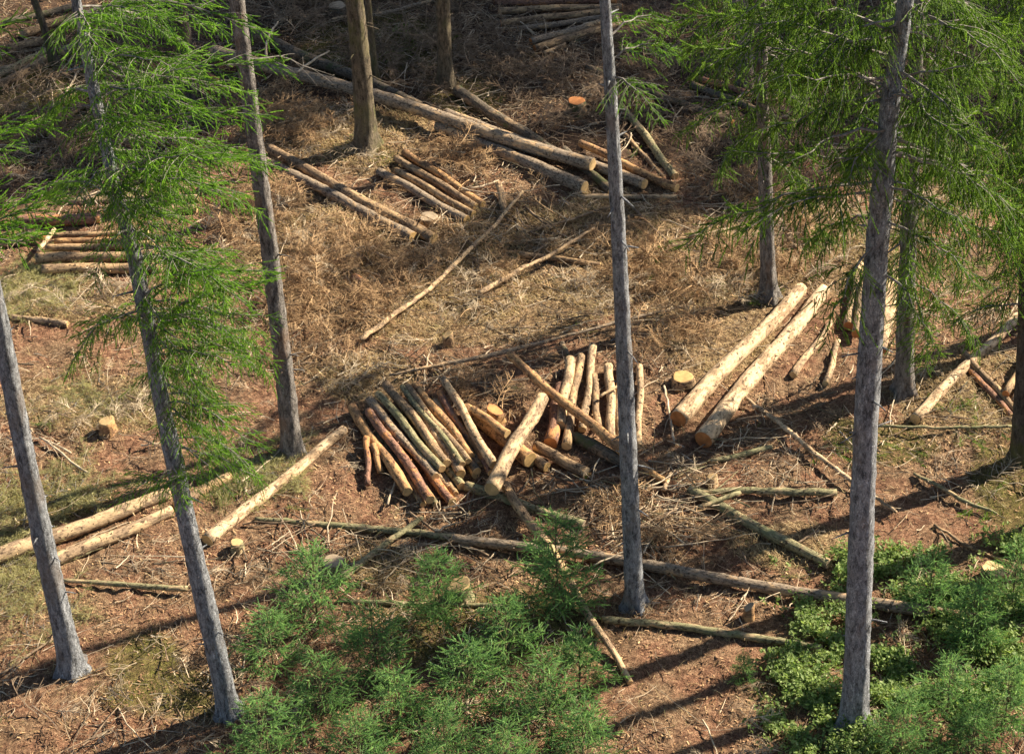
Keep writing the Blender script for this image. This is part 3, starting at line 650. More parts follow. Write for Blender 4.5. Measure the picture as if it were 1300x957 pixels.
for lb, a, m, cu, lf in (('lowest and thickest log of the left stack, grey and flat cut', (54, 343, 205, 338, 14), 'tan', 'grey', 0), ('second log from the bottom of the left stack', (46, 328, 202, 323, 13), 'tan', 'grey', .04),
      ('third log from the bottom of the left stack, thin', (58, 315, 196, 309, 9), 'tan', 'pale', .06), ('fourth log from the bottom of the left stack, orange ended', (70, 307, 190, 302, 9), 'orange', 'orange', .06),
      ('top thin log of the left stack', (66, 299, 188, 294, 8), 'tan', 'pale', .04), ('thick reddish log behind the left stack', (20, 280, 128, 277, 15), 'red', 'grey', 0),
      ('farther pale log behind the left stack', (68, 256, 252, 252, 10), 'pale', 'pale', 0), ('log right of the leaning trunk behind the left stack', (178, 268, 250, 266, 12), 'tan', 'pale', 0)):
    log(lb, *a, None, m, (lf, lf), D_, cut=cu)
log('split orange slab leaning on the left stack', 30, 291, 56, 303, 9, 10, 'orange', cut='orange', lift=(.1, .04))
pole('white forked stake lying on the left end of the left stack', [(69, 291), (60, 303), (49, 318)], [5, 6, 5], 'white', .25)
log('dark short log at the left edge beside the left stack', -10, 312, 33, 307, 8, 8, 'dark', cut='grey')
log('small pale log at the left edge under the green cut branches', -6, 399, 86, 412, 8, 9, 'pale')
F_ = 'big pile of short logs left of centre'
PF = [ # lower layer first
 ('lowest log end at the front left of the big pile', (470, 535, 537, 640, 9), 'tan', 0), ('lower log end beside the violet barked log of the big pile', (478, 530, 554, 641, 9), 'green', 0),
 ('low brown log at the very front of the big pile', (497, 540, 574, 637, 13), 'red', .03), ('small pale log end in the lower row of the big pile', (510, 540, 570, 619, 9), 'pale', 0),
 ('greenish log end under the middle of the big pile', (515, 520, 586, 617, 12), 'green', .02), ('small round log end below the greenish one in the big pile', (505, 525, 578, 627, 9), 'tan', 0),
 ('thick pale log end in the second row of the big pile', (535, 520, 585, 601, 13), 'pale', .12), ('lower log end right of the middle of the big pile', (550, 520, 604, 603, 11), 'orange', .02),
 ('log end tucked under the right logs of the big pile', (552, 510, 608, 590, 11), 'pale', .03)]
for lb, a, m, lf in PF: log(lb, *a, None, m, (lf, lf), F_)
PT = [('leftmost top log of the big pile, dark with an orange middle', (447, 517, 517, 624, 12, 14), 'orange', .03, .1), ('violet barked top log, second from the left in the big pile', (468, 522, 546, 634, 11, 13), 'red', .16, .14),
 ('grey top log, third from the left in the big pile', (469, 507, 553, 605, 12, 12), 'grey', .14, .14), ('moss green top log, fourth from the left in the big pile', (480, 500, 561, 595, 10, 11), 'green', .22, .22),
 ('long top log with the farthest far end in the big pile', (490, 488, 567, 588, 12, 13), 'tan', .18, .18), ('thin green top log, sixth from the left in the big pile', (511, 491, 587, 589, 8, 9), 'green', .22, .22),
 ('thin pale top log touching the thin green one in the big pile', (517, 490, 594, 585, 9, 9), 'tan', .22, .22), ('eighth top log from the left in the big pile, with an orange cut end', (527, 489, 598, 579, 12, 12), 'orange', .12, .16),
 ('shadowed dark top log in the right half of the big pile', (543, 508, 606, 598, 10, 11), 'dark', .1, .1), ('pale log lying highest on the right of the big pile, peeled bright', (563, 482, 627, 590, 10, 13), 'pale', .24, .26),
 ('red brown thin log directly under the bright highest one in the big pile', (558, 498, 623, 600, 9, 9), 'red', .16, .12)]
for lb, a, m, l0, l1 in PT: log(lb, *a, m, (l0, l1), F_)
log('splintered upright stub at the left foot of the big pile', 465, 556, 467, 615, 9, 7, 'red', (.16, 0), ends=(1, 0))
log('second stub leaning on the left foot of the big pile', 474, 565, 484, 600, 9, 9, 'orange', (.16, 0), ends=(1, 0))
G_ = 'loose logs right of the big pile'
log('thick log between the piles with a round yellow cut end', 592, 520, 673, 584, 19, 22, 'orange', (0, .02), G_, cut='yellow')
log('broken brown log on top of the thick one with the yellow end', 600, 520, 644, 551, 11, 12, 'orange', (.26, .26), G_)
log('large sunlit log sloping down left across the middle of the piles', 689, 505, 624, 621, 17, 21, 'pale', (.26, .26), G_)
log('short log pointing right with a dark slanted end below the yellow end', 680, 566, 744, 600, 13, 15, 'tan', (.05, .0), G_, cut='grey')
log('small log stub just right of the round yellow cut end', 676, 580, 694, 593, 12, 13, 'tan', (0, 0), G_, cut='yellow')
V_ = 'upright row of logs right of centre'
log('wide dark log at the left of the right hand row, its foot orange', 712, 490, 699, 563, 15, 19, 'red', (.02, .0), V_, cut='orange')
log('thick mottled log at the left of the right hand row', 724, 457, 712, 540, 14, 14, 'pale', (.08, .08), V_)
log('second long log of the right hand row, grey at its foot', 738, 452, 719, 566, 10, 13, 'tan', (.06, .06), V_)
log('slender pale log reaching farthest back in the right hand row', 753, 439, 739, 545, 10, 11, 'pale', (.05, .0), V_)
log('shortest log in the middle of the right hand row', 754, 477, 760, 545, 9, 10, 'tan', (.04, .0), V_)
log('straight pale log left of the tall slender trunk in the right hand row', 772, 465, 776, 556, 12, 12, 'pale', (.04, .0), V_)
log('pale log touching the left side of the tall slender trunk in the row', 786, 463, 787, 566, 8, 9, 'tan', (.03, .0), V_)
log('pale log just right of the tall slender trunk in the row', 812, 465, 811, 566, 8, 9, 'pale', (.03, .0), V_)
log('dark mossy log lying across the foot of the right hand row', 730, 555, 797, 588, 16, 18, 'dark', (.0, .0), G_)
log('long diagonal beam with brown bark lying over the right hand row', 647, 450, 792, 574, 11, 14, 'orange', (.34, .22), G_, ends=(1, 1))
log('splintered lower piece of the long diagonal beam behind the tall trunk', 793, 576, 846, 612, 11, 8, 'orange', (.18, .05), G_, ends=(0, 1), cut='yellow')
pole('small bare stick on the right hand row left of the tall trunk', [(762, 503), (776, 494), (791, 488)], [4, 4, 3], 'pale', .22)
pole('dark stick end behind the right hand row', [(713, 436), (724, 458)], [8, 8], 'dark')
pole('splinter of wood under the near end of the diagonal beam', [(843, 622), (852, 600)], [8, 4], 'white', .05)
BG = 'two thick peeled logs right of centre'
log('left one of the two thick peeled logs, with an orange end', 1017, 367, 861, 532, 18, 25, 'white', (0, 0), BG, cut='orange', knots=16)
log('right one of the two thick peeled logs, its orange end lower', 1046, 368, 893, 558, 17, 24, 'white', (0, 0), BG, cut='orange', knots=16)
log('short pale log right of the two thick peeled logs', 1055, 409, 1007, 476, 7, 10, 'pale')
log('short pale log beside the thickest trunk with its end in the sun', 1064, 433, 1048, 487, 7, 9, 'pale')
K_ = 'log stack hidden behind the thickest trunk'
for i, (lb, x, y, x1, y1) in enumerate((('orange ended log left of the thickest trunk', 1091, 335, 1077, 414), ('lower orange ended log left of the thickest trunk', 1102, 345, 1087, 424),
        ('orange ended log right of the thickest trunk', 1136, 345, 1124, 428), ('lowest orange ended log right of the thickest trunk', 1128, 355, 1119, 444))):
    log(lb, x, y, x1, y1, 11, 13, 'pale', (.1*(i % 2), .1*(i % 2)), K_, cut='orange')
log('sunlit mottled log under the boughs at the right', 1292, 402, 1162, 532, 13, 15, 'white')
log('brown stem running down right from the sunlit mottled log', 1222, 446, 1292, 524, 9, 9, 'tan', (.06, 0))
log('reddish stem below the brown one at the right', 1226, 462, 1284, 528, 8, 8, 'red')
log('upper small log end at the right edge', 1302, 452, 1277, 500, 9, 10, 'tan', (.1, .1), cut='orange')
log('lower small log end at the right edge', 1310, 470, 1286, 512, 9, 10, 'pale', cut='orange')
pole('thin green pole lying level left of the right edge trunk', [(1110, 541), (1200, 543), (1288, 541)], [4, 4, 4], 'green', .1)
pole('bare knotty pole slanting from the thick peeled logs to the thickest trunk', [(946, 505), (985, 533), (1030, 572), (1075, 606), (1138, 650)], [5, 6, 7, 6, 4], 'white', .1, twigs=12)
pole('short yellow green log left of the knotty pole', [(902, 586), (940, 578), (980, 567)], [7, 8, 7], 'green')
pole('level yellow green stem below the knotty pole', [(884, 626), (940, 622), (1000, 624), (1062, 625)], [6, 9, 10, 10], 'green', .06)
log('dark green stem slanting down right through the brush', 876, 622, 1052, 716, 15, 14, 'green', (0, 0), cut='grey')
pole('short split stick across the dark green stem', [(887, 644), (940, 625)], [7, 6], 'green', .15)
log('long stem crossing the foot of the clearing from the young spruces to the shrubs', 575, 684, 1182, 776, 13, 16, 'grey', (.04, .04), 'long stems across the near side', bend=.008)
log('far right continuation of the long near stem in the shrubs', 1176, 772, 1300, 797, 12, 8, 'grey', (.06, .0), 'long stems across the near side')
pole('thin dark stem lying left of the long near stem', [(324, 659), (440, 668), (530, 676), (600, 686)], [7, 9, 9, 9], 'green')
pole('bent grey stem at the foot of the tall slender trunk', [(764, 786), (860, 794), (950, 808), (1044, 823)], [10, 10, 10, 9], 'green')
log('mossy log below the big pile, slanting right in shade', 592, 617, 741, 666, 13, 12, 'green', (0, 0), cut='grey')
log('mottled pole falling from the piles towards the young spruces', 641, 615, 722, 735, 13, 12, 'tan', (.16, .12), 'pieces of the falling mottled pole')
log('lower part of the mottled pole beyond the young spruce', 724, 738, 800, 866, 11, 8, 'pale', (.1, .0), 'pieces of the falling mottled pole', ends=(0, 1))
pole('lichen covered stick slanting below the big pile', [(432, 735), (480, 697), (536, 657)], [11, 9, 7], 'green', .05)
pole('mossy pole half hidden behind the young spruces', [(430, 763), (520, 766), (600, 768), (660, 770)], [7, 6, 6, 5], 'green')
log('bright peeled log lying alone left of the big pile', 437, 545, 263, 686, 12, 18, 'white', (0, 0), cut='yellow', knots=20)
J_ = 'long pale logs at the lower left'
log('upper thick pale log of the lower left group', 215, 626, -20, 712, 16, 21, 'pale', (.02, .02), J_)
log('lower thick pale log of the lower left group', 218, 648, 66, 713, 14, 17, 'pale', (.0, .02), J_)
log('thick shaded end log behind the leaning trunk joining the lower left group', 292, 605, 222, 642, 13, 13, 'tan', (0, 0), J_)
pole('thin mossy pole under the lower left pale logs', [(211, 655), (150, 684), (78, 714)], [5, 6, 7], 'green')
pole('green pole lying level between the two left foreground trunks', [(77, 736), (160, 742), (238, 747)], [5, 7, 8], 'green', .05)
pole('long bent stick from the big pile up to the short log by the stump', [(457, 432), (500, 400), (545, 368), (590, 322), (625, 290), (664, 243)], [7, 7, 6, 6, 5, 4], 'pale', .15)
pole('bare stick in the straw left of the tall slender trunk', [(608, 373), (655, 345), (694, 327), (755, 289)], [7, 6, 5, 3], 'pale', .18)
log('single short log in the dry brush left of the tall slender trunk', 660, 323, 762, 336, 9, 6, 'tan')
pole('dark crooked branch above the right hand row', [(494, 476), (560, 463), (640, 447), (704, 430), (800, 405), (870, 388)], [3, 5, 6, 4, 5, 3], 'grey', .12, twigs=10)
log('stubby log standing in the brush right of the four short logs', 632, 233, 642, 270, 9, 10, 'tan', (.12, 0))
pole('thin curved twig beside the stubby log', [(596, 240), (615, 236), (633, 229)], [3, 3, 2], 'twigp', .08)
pole('green crooked branch lying on bare soil at the right', [(1160, 601), (1195, 618), (1226, 638), (1245, 644), (1266, 652)], [4, 5, 6, 5, 3], 'green', .05, twigs=4)
pole('thin dark branch on the soil at the lower right', [(1186, 666), (1230, 695), (1290, 716)], [4, 4, 3], 'tan', .04, twigs=3)
pole('pale forked lichen branch in shade at the top, right of the stout trunk', [(418, 26), (440, 20), (475, 20), (520, 9), (562, -4)], [3, 5, 5, 5, 4], 'grey', .2, twigs=5)
pole('arched bare twig over the dark mossy stem', [(339, 87), (337, 62), (341, 45), (353, 28)], [3, 3, 3, 2], 'twigp', lifts=[.15, .5, .5, .3])
pole('straight bare twig leaning on the longest stem', [(375, 94), (395, 78), (418, 65)], [3, 3, 2], 'twigp', lifts=[.45, .5, .4])
for i, (lb, pts) in enumerate((('bare twig on soil right of the dark green stem', [(1010, 690), (1040, 672)]), ('curved twig on soil left of the leaning trunk', [(60, 560), (95, 590), (112, 600)]),
     ('long twig beside the foot of the left edge trunk', [(0, 856), (60, 815), (96, 795)]), ('thin twig crossing the dry grass near the left edge', [(50, 555), (90, 575)]),
     ('fine branch fallen below the lichen covered stick', [(520, 650), (560, 680), (620, 705)]), ('twig standing out of the brush left of the long bent stick', [(492, 640), (505, 600)]),
     ('bare bough lying in the straw behind the level pole', [(790, 250), (840, 300), (880, 330)]), ('twig pointing at the yellow stump', [(843, 490), (856, 560)]),
     ('reddish branch in the dark brush above the single short log', [(670, 295), (720, 280), (775, 262)]), ('pale broken branch in brush left of the brown trunk', [(875, 300), (925, 290)]),
     ('grey branch over shaded ground between the dark stem and the brush', [(665, 262), (700, 290)]), ('bare twig under the top left boughs', [(84, 118), (100, 90)]))):
    pole(lb, pts, [3]*len(pts), 'twigp' if i % 2 else 'twig', .06, name='fallen_branch', cat='branch', twigs=4)

# ------------------------------------------------------------------ stumps
def stump(label, px, py, w, hgt, cut='yellow', m='dark', slant=0., flare=.35):
    """px,py = centre of the cut face"""
    P = unproj(px, py, hgt); r = w/2*depth(P)/FPX; z0 = float(H(P[0], P[1])); B = np.array([P[0], P[1], z0])
    rr = np.random.RandomState(int(px+py)); o = thing('stump', label, 'tree stump', B, 'stumps left standing in the clearing'); g = Geo(); n = 18
    th = np.arange(n)*2*math.pi/n; lob = 1+.06*np.cos(3*th+rr.rand()*6)+.04*np.cos(5*th+rr.rand()*6)
    hs = np.array([-.15, 0, .05, .12, .2, .3, .5, .8, 1.])*hgt; hs[0] = -.15; K = len(hs)
    fl = 1+flare*np.exp(-np.maximum(hs, 0)/.09)[:, None]*(.5+.8*(.5+.5*np.cos(4*th+rr.rand()*6)))[None]
    cl = np.stack([0*hs, 0*hs, hs], -1)
    tubes(g, cl, (r*lob[None]*fl*(1+rr.normal(size=(K, n))*.02))[None], n, 0)
    V = g.v[0]; top = V[-n:]; top[:, 2] += slant*top[:, 0]; put('bark', g.mesh('bark', BM[m]), o)
    c = top.mean(0); ring = (top-c)*.95; ge = Geo()
    VV = np.vstack([ring+[0, 0, -.003], ring+[0, 0, .006], ring*.9+[0, 0, .010], [[0, 0, .009]]]); 
    Q = [(i, (i+1) % n, n+(i+1) % n, n+i) for i in range(n)]+[(n+i, n+(i+1) % n, 2*n+(i+1) % n, 2*n+i) for i in range(n)]; T = [(2*n+i, 2*n+(i+1) % n, 3*n) for i in range(n)]
    VV = VV[:, [2, 1, 0]]*[1, 1, -1]                     # ring texture runs round local X
    ge.add(VV, Q, T); ce = put('cut_face', ge.mesh('cut_face', CM[cut], False), o); ce.location = tuple(c); ce.rotation_euler = (0, -math.pi/2, 0)
    return o
stump('dark barked stump with a bright orange top, alone in the shade at the top', 732, 128, 22, .30, 'orange', 'dark')
stump('brown stump beside the nearest of the four short logs', 544, 275, 22, .14, 'grey', 'tan')
stump('yellow topped stump left of the two thick peeled logs', 867, 478, 25, .14, 'yellow', 'tan')
stump('small sunlit stump alone on the soil at the left', 135, 534, 20, .26, 'pale', 'orange', .2)
stump('pale stump with a slanted top behind the young spruces', 583, 742, 30, .25, 'pale', 'green', .25)
stump('pale stump in the shrubs at the right edge', 1262, 722, 30, .22, 'pale', 'tan', -.2)
stump('short dark stump with an orange side above the shrubs', 951, 770, 13, .26, 'grey', 'orange', .8)
stump('tiny pale stump at the left end of the level yellow green stem', 904, 605, 12, .15, 'pale', 'pale', .3)
stump('mossy stump left behind the young spruces', 423, 712, 26, .18, 'grey', 'green')
stump('small pale stump at the near end of the bright peeled log', 300, 688, 15, .18, 'pale', 'green')
stump('weathered pale stump in the straw above the big pile', 568, 425, 13, .22, 'pale', 'tan', .5)
stump('old stump in the straw right of the left brown trunk', 381, 341, 24, .16, 'grey', 'tan')
stump('orange cut stump facing out between the two piles', 628, 520, 20, .24, 'orange', 'orange', -.5)
stump('stump with pale top at the top edge left of the stout trunk', 428, 7, 22, .25, 'grey', 'dark')
stump('orange topped stump under the boughs near the top right corner', 1265, 88, 18, .3, 'orange', 'dark')
log('chunk of log lying in the brush left of the long bent stick', 449, 352, 464, 362, 12, 12, 'red', cut='yellow')

# ------------------------------------------------------------------ brush pile of cut sticks
def brush_pile():
    c = unproj(845, 660); o = thing('brush_pile', 'loose heap of thin cut sticks right of the tall slender trunk', 'brush pile', c)
    r = np.random.RandomState(5)
    for k in range(80):
        px, py = 840+r.normal()*36, 645+r.normal()*30; p = unproj(px, py, abs(r.normal())*.12+.03)-c
        a = r.choice([r.normal(.5, .35), r.normal(-.5, .4), r.uniform(0, 3.1)]); L = r.uniform(.5, 1.7); d = np.array([math.cos(a), math.sin(a), r.uniform(-.08, .12)])
        q = np.linspace(-.5, .5, 7)[:, None]; bend = r.normal()*.15
        g = Geo(); tubes(g, p+d*L*q+np.array([-d[1], d[0], .1])*bend*L*(q*q)+r.normal(size=(7, 3))*.01, np.linspace(r.uniform(.008, .019), .004, 7), 5, 0)
        put('stick', g.mesh('stick', [TWIG, TWIGP, BM['green'], TWIGP][r.randint(4)]), o)
brush_pile()

# ------------------------------------------------------------------ young spruces
def sapling_mesh(seed, hgt):
    r = np.random.RandomState(seed); g = Geo(); tt = np.linspace(0, 1, 6)
    stem = Geo(); tubes(stem, np.stack([.02*np.sin(tt*4+seed), 0*tt, hgt*tt], -1), .022*hgt/1.8*(1-.85*tt), 6, 0)
    z = .12
    while z < hgt-.05:
        f = z/hgt; n = r.randint(4, 7)
        for k in range(n):
            L = (.78*(1-f)**.85*hgt/1.8+.10)*(.7+.5*r.rand()); a = r.rand()*6.28+k
            lg = limb(r, L=L, rise=.55, droop=.15, hang=.15, bare=.08, dens=1., r0=.008, shoot=SHOOT_Y, step2=.13, step3=.075, slen=(.55, 1.1), secl=.5)
            V, Q, T, qm, tm = lg.merged(); R = np.array([[math.cos(a), -math.sin(a), 0], [math.sin(a), math.cos(a), 0], [0, 0, 1]])
            V = V@R.T+np.array([0, 0, z]); base = g.n; g.v.append(V); g.n += len(V); g.q.append(Q+base); g.qm.append(qm); g.t.append(T+base); g.tm.append(tm)
        z += .15+.06*r.rand()
    o = np.stack([0*np.arange(9.), 0*np.arange(9.), hgt-.35+np.arange(9)*.03], -1); stamp(g, SHOOT_B, o, np.tile([0, 0, 1.], (9, 1))+r.normal(size=(9, 3))*.25, np.full(9, .9), r)
    return stem.mesh('stem', SAPW), g.mesh('foliage', [SAPW, NEEDLE_S], False)
SAP = [sapling_mesh(1, 1.8), sapling_mesh(2, 2.2), sapling_mesh(3, 1.4), sapling_mesh(4, 1.9)]; SAPH = [1.8, 2.2, 1.4, 1.9]
def sapling(label, tx, ty, k, s=1., rz=0.):
    P = unproj(tx, ty, SAPH[k]*s); P[2] = float(H(P[0], P[1]))-.02
    o = thing('young_spruce', label, 'young tree', P, 'young spruces'); o.rotation_euler = (0, 0, rz); o.scale = (s,)*3
    put('stem', SAP[k][0], o); put('foliage', SAP[k][1], o)
for i, (lb, x, y, k, s) in enumerate((
    ('young spruce with the tallest leader, right of the group at the foot', 706, 655, 1, 1.0), ('young spruce with its tip below the pale slanted stump', 553, 700, 3, .85),
    ('leftmost tall young spruce of the group at the foot', 394, 692, 0, 1.05), ('young spruce between the leftmost one and the middle one', 470, 765, 0, .95),
    ('low young spruce left of the group, near the leaning trunk', 338, 775, 2, 1.), ('young spruce right of the middle one', 640, 758, 0, .95),
    ('young spruce nearest the mottled pole', 735, 800, 3, .75), ('low young spruce in front of the middle one', 590, 815, 2, 1.1),
    ('low young spruce in front of the leftmost one', 400, 830, 0, .9), ('small young spruce in front between left and middle', 500, 850, 2, 1.),
    ('young spruce in front of the tallest leader', 690, 830, 0, 1.), ('young spruce at the bottom edge under the leftmost one', 330, 880, 3, .9),
    ('young spruce at the bottom edge under the middle one', 560, 890, 1, .8), ('young spruce at the bottom edge below the mottled pole', 740, 895, 2, 1.),
    ('young spruce at the bottom edge between the leftmost and middle ones', 450, 905, 0, .9), ('young spruce at the bottom edge right of the middle one', 640, 920, 3, .9),
    ('tiny young spruce on bare soil left of the shrubs', 944, 830, 2, .42), ('young spruce right of the thickest trunk in the shrubs', 1186, 700, 0, .85),
    ('young spruce in the shrubs left of the right edge', 1240, 745, 3, .8), ('young spruce at the right edge above the bottom', 1295, 690, 1, .8),
    ('young spruce in the shrubs at the bottom right', 1210, 830, 0, .9),
    ('young spruce in the bottom right corner', 1285, 840, 3, .9), ('young spruce at the bottom edge below the shrubs', 1150, 880, 1, .75),
    ('young spruce at the bottom edge left of the corner one', 1240, 905, 2, .8))):
    sapling(lb, x, y, k, s*(.80 if x > 1000 else .86), i*1.9)

# ------------------------------------------------------------------ ground cover (uncountable)
def scatter(n, weight, lo=(-120, -140), hi=(1420, 1080), seed=0, clear=0.):
    r = np.random.RandomState(seed); out = []
    tot = 0
    while tot < n:
        x = r.uniform(-13, 14, n*3); y = r.uniform(-11, 19, n*3); px, py = project(x, y, H(x, y))
        ok = (px > lo[0]) & (px < hi[0]) & (py > lo[1]) & (py < hi[1]); w = weight(px, py, x, y)
        ok &= r.rand(len(x)) < w
        out.append(np.stack([x[ok], y[ok]], -1)); tot += ok.sum()
        if len(out) > 40: break
    p = np.concatenate(out)[:n]
    if clear > 0:
        ok = np.ones(len(p), bool)
        for a, b, rad in SEGS:
            ab = b[:2]-a[:2]; t = np.clip(((p-a[:2])@ab)/(ab@ab), 0, 1); dd = np.linalg.norm(p-(a[:2]+t[:, None]*ab), axis=1); ok &= dd > rad+clear
        p = p[ok]
    return np.column_stack([p, Hf(p[:, 0], p[:, 1])]), r
def clump(x, y, s, lo=.35, hi=.7): return np.clip((vnoise(x*s+3, y*s+8)-lo)/(hi-lo), .06, 1)
soilw = lambda px, py: 1-.75*zone(px, py, Z_SOIL)

# flakes of bark, chips and needles
P, r = scatter(90000, lambda px, py, x, y: clump(x, y, 1.2)*.9+.1, seed=1)
g = Geo(); n = len(P); a = r.rand(n)*6.28; L = r.uniform(.015, .075, n); W = r.uniform(.006, .022, n)
dx = np.stack([np.cos(a), np.sin(a), r.uniform(-.6, .6, n)], -1)*L[:, None]/2; dy = np.stack([-np.sin(a), np.cos(a), r.uniform(-.3, .3, n)], -1)*W[:, None]/2
P[:, 2] += .014
V = np.stack([P-dx-dy, P+dx-dy, P+dx+dy, P-dx+dy], 1).reshape(-1, 3); Q = np.arange(4*n).reshape(-1, 4)
sel = r.rand(n) < .3
g.add(V, Q); g.qm = [np.where(sel, 1, 0)]
tag(put('bark_litter', g.mesh('bark_litter', [LITTER, CHIP], False)), 'flakes of bark, chips and needles on the forest floor', None, None, 'stuff')
# thin dead twigs
P, r = scatter(26000, lambda px, py, x, y: (clump(x, y, .7)+.7*zone(px, py, Z_BRUSH))*soilw(px, py), seed=2, clear=.02)
n = len(P); a = r.rand(n)*6.28; L = r.uniform(.12, .55, n)*r.uniform(.6, 1.2, n); K = 5; q = np.linspace(-.5, .5, K)
d = np.stack([np.cos(a), np.sin(a), r.normal(size=n)*.12], -1); c = r.normal(size=n)*.25
PP = P[:, None]+d[:, None]*(L[:, None]*q)[..., None]+np.stack([-d[:, 1], d[:, 0], 0*a+.3], -1)[:, None]*((c*L)[:, None]*(q*q)[None])[..., None]+r.normal(size=(n, K, 3))*.006
PP[..., 2] += .02+np.abs(r.normal(size=n))[:, None]*.025
g = Geo(); h = n//2; RR = (.0025+.009*r.rand(n)**3)[:, None]*np.linspace(1.1, .6, K)
tubes(g, PP[:h], RR[:h], 3, 0, False); tubes(g, PP[h:], RR[h:], 3, 1, False)
tag(put('twig_litter', g.mesh('twig_litter', [TWIG, TWIGP], False)), 'dead twigs strewn over the forest floor', None, None, 'stuff')
# slash: cut and broken branches of all sizes
ZS = Z_BRUSH+[(560, 470, 140, 40), (600, 250, 160, 60), (480, 60, 260, 90), (860, 160, 140, 80), (850, 640, 110, 60), (640, 640, 160, 60), (1000, 580, 120, 60), (120, 150, 130, 120), (1220, 440, 90, 90), (480, 700, 160, 40), (600, 630, 130, 40), (760, 620, 110, 40), (560, 640, 120, 30)]
P, r = scatter(3900, lambda px, py, x, y: (zone(px, py, ZS)*clump(x, y, .9, .3, .7)+.10)*soilw(px, py), seed=12, clear=.04)
n = len(P); a = r.rand(n)*6.28; L = r.uniform(.3, 1.3, n); K = 7; q = np.linspace(-.5, .5, K)
d = np.stack([np.cos(a), np.sin(a), r.normal(size=n)*.10], -1); c = r.normal(size=n)*.2
PP = P[:, None]+d[:, None]*(L[:, None]*q)[..., None]+np.stack([-d[:, 1], d[:, 0], 0*a+.5], -1)[:, None]*((c*L)[:, None]*(q*q)[None])[..., None]+r.normal(size=(n, K, 3))*.010
PP[..., 2] += .04+np.abs(r.normal(size=n))[:, None]*.05
g = Geo(); RR = (.006+.010*r.rand(n)**2)[:, None]*np.linspace(1.1, .4, K); h = n//3
tubes(g, PP[:h], RR[:h], 5, 0); tubes(g, PP[h:2*h], RR[h:2*h], 5, 1); tubes(g, PP[2*h:], RR[2*h:], 5, 2)
tag(put('branch_slash', g.mesh('branch_slash', [TWIG, TWIGP, BM['dark']], False)), 'broken branches left over from the felling', None, None, 'stuff')
# dry brush: dead feathered branchlets
def dead_template(seed):
    r = np.random.RandomState(seed); g = Geo(); K = 6; t = np.linspace(0, 1, K); P = np.stack([.7*t, .05*np.sin(t*4+seed), .10*np.sin(t*3)], -1)
    tubes(g, P, .009*(1-.7*t), 3, 0, False)
    m = 20; u = r.uniform(.1, 1, m); O = np.stack([np.interp(u, t, P[:, k]) for k in range(3)], -1); sg = np.where(np.arange(m) % 2, 1, -1)
    d = unit(np.stack([r.uniform(.4, 1, m), sg*r.uniform(.5, 1, m), r.normal(size=m)*.35], -1)); l = .32*(1.15-u)*r.uniform(.6, 1.2, m); q = np.linspace(0, 1, 4)
    PP = O[:, None]+d[:, None]*(l[:, None]*q)[..., None]; PP[..., 2] -= (.2*l)[:, None]*q**2
    tubes(g, PP, np.tile(.0042*(1-.5*q), (m, 1)), 3, 0, False)
    m2 = 26; i = r.randint(0, m, m2); w = r.uniform(.2, .9, m2); O2 = O[i]+d[i]*(l[i]*w)[:, None]; d2 = unit(d[i]+r.normal(size=(m2, 3))*.6); l2 = r.uniform(.04, .11, m2); q = np.linspace(0, 1, 3)
    tubes(g, O2[:, None]+d2[:, None]*(l2[:, None]*q)[..., None], np.tile(.0028*(1-.3*q), (m2, 1)), 3, 0, False)
    return g.merged()
DT = [dead_template(s) for s in range(4)]
def brush(name, n, w, mat_, seed, label, sc=(.6, 1.2), hgt=.10):
    P, r = scatter(n, w, seed=seed, clear=.30); g = Geo()
    for k in range(4):
        p = P[k::4]; m = len(p); a = r.rand(m)*6.28; d = np.stack([np.cos(a), np.sin(a), r.uniform(-.1, .45, m)], -1)
        p = p+np.array([0, 0, .02]); p[:, 2] += np.abs(r.normal(size=m))*hgt
        stamp(g, DT[k], p, d, r.uniform(*sc, m), r, up=np.tile([0, 0, 1.], (m, 1))+r.normal(size=(m, 3))*.5)
    tag(put(name, g.mesh(name, mat_, False)), label, None, None, 'stuff')
brush('dry_brush', 2100, lambda px, py, x, y: zone(px, py, Z_BRUSH)*clump(x, y, .85, .38, .60), BRUSH, 5, 'reddish dry brush of dead branchlets in the clearing')
brush('pale_dry_brush', 1300, lambda px, py, x, y: (.7*zone(px, py, Z_STRAW)+.12)*clump(x, y, 1.3, .3, .65)*soilw(px, py), TWIGP, 6, 'pale dry branchlets scattered in the straw', (.5, 1.0), .05)
brush('grey_dead_branches', 1700, lambda px, py, x, y: zone(px, py, [(480, 40, 230, 70), (700, 130, 160, 80), (900, 170, 120, 90), (100, 120, 130, 90), (1180, 80, 160, 80)])+.02, TWIG, 8, 'tangled dead branches on the shaded forest floor', (.7, 1.5), .08)
# dry grass
P, r = scatter(52000, lambda px, py, x, y: zone(px, py, Z_STRAW)*clump(x, y, 1.4, .38, .62)+.03+.8*zone(px, py, Z_BASE), seed=9)
n = len(P); a = r.rand(n)*6.28; L = r.uniform(.06, .22, n); lean = r.uniform(.3, 1.4, n); d = np.stack([np.cos(a)*lean, np.sin(a)*lean, np.ones(n)*.6], -1); d = unit(d)
s = np.stack([-np.sin(a), np.cos(a), 0*a], -1)*.0045; mid = P+d*(L*.55)[:, None]; tip = P+d*L[:, None]; tip[:, 2] -= L*.25
V = np.stack([P-s, P+s, mid+s*.8, mid-s*.8, tip], 1).reshape(-1, 3); b5 = np.arange(n)[:, None]*5
g = Geo(); g.add(V, b5+np.array([[0, 1, 2, 3]]), b5+np.array([[3, 2, 4]])); tag(put('dry_grass', g.mesh('dry_grass', GRASS, False)), 'dry yellow grass in tufts', None, None, 'stuff')
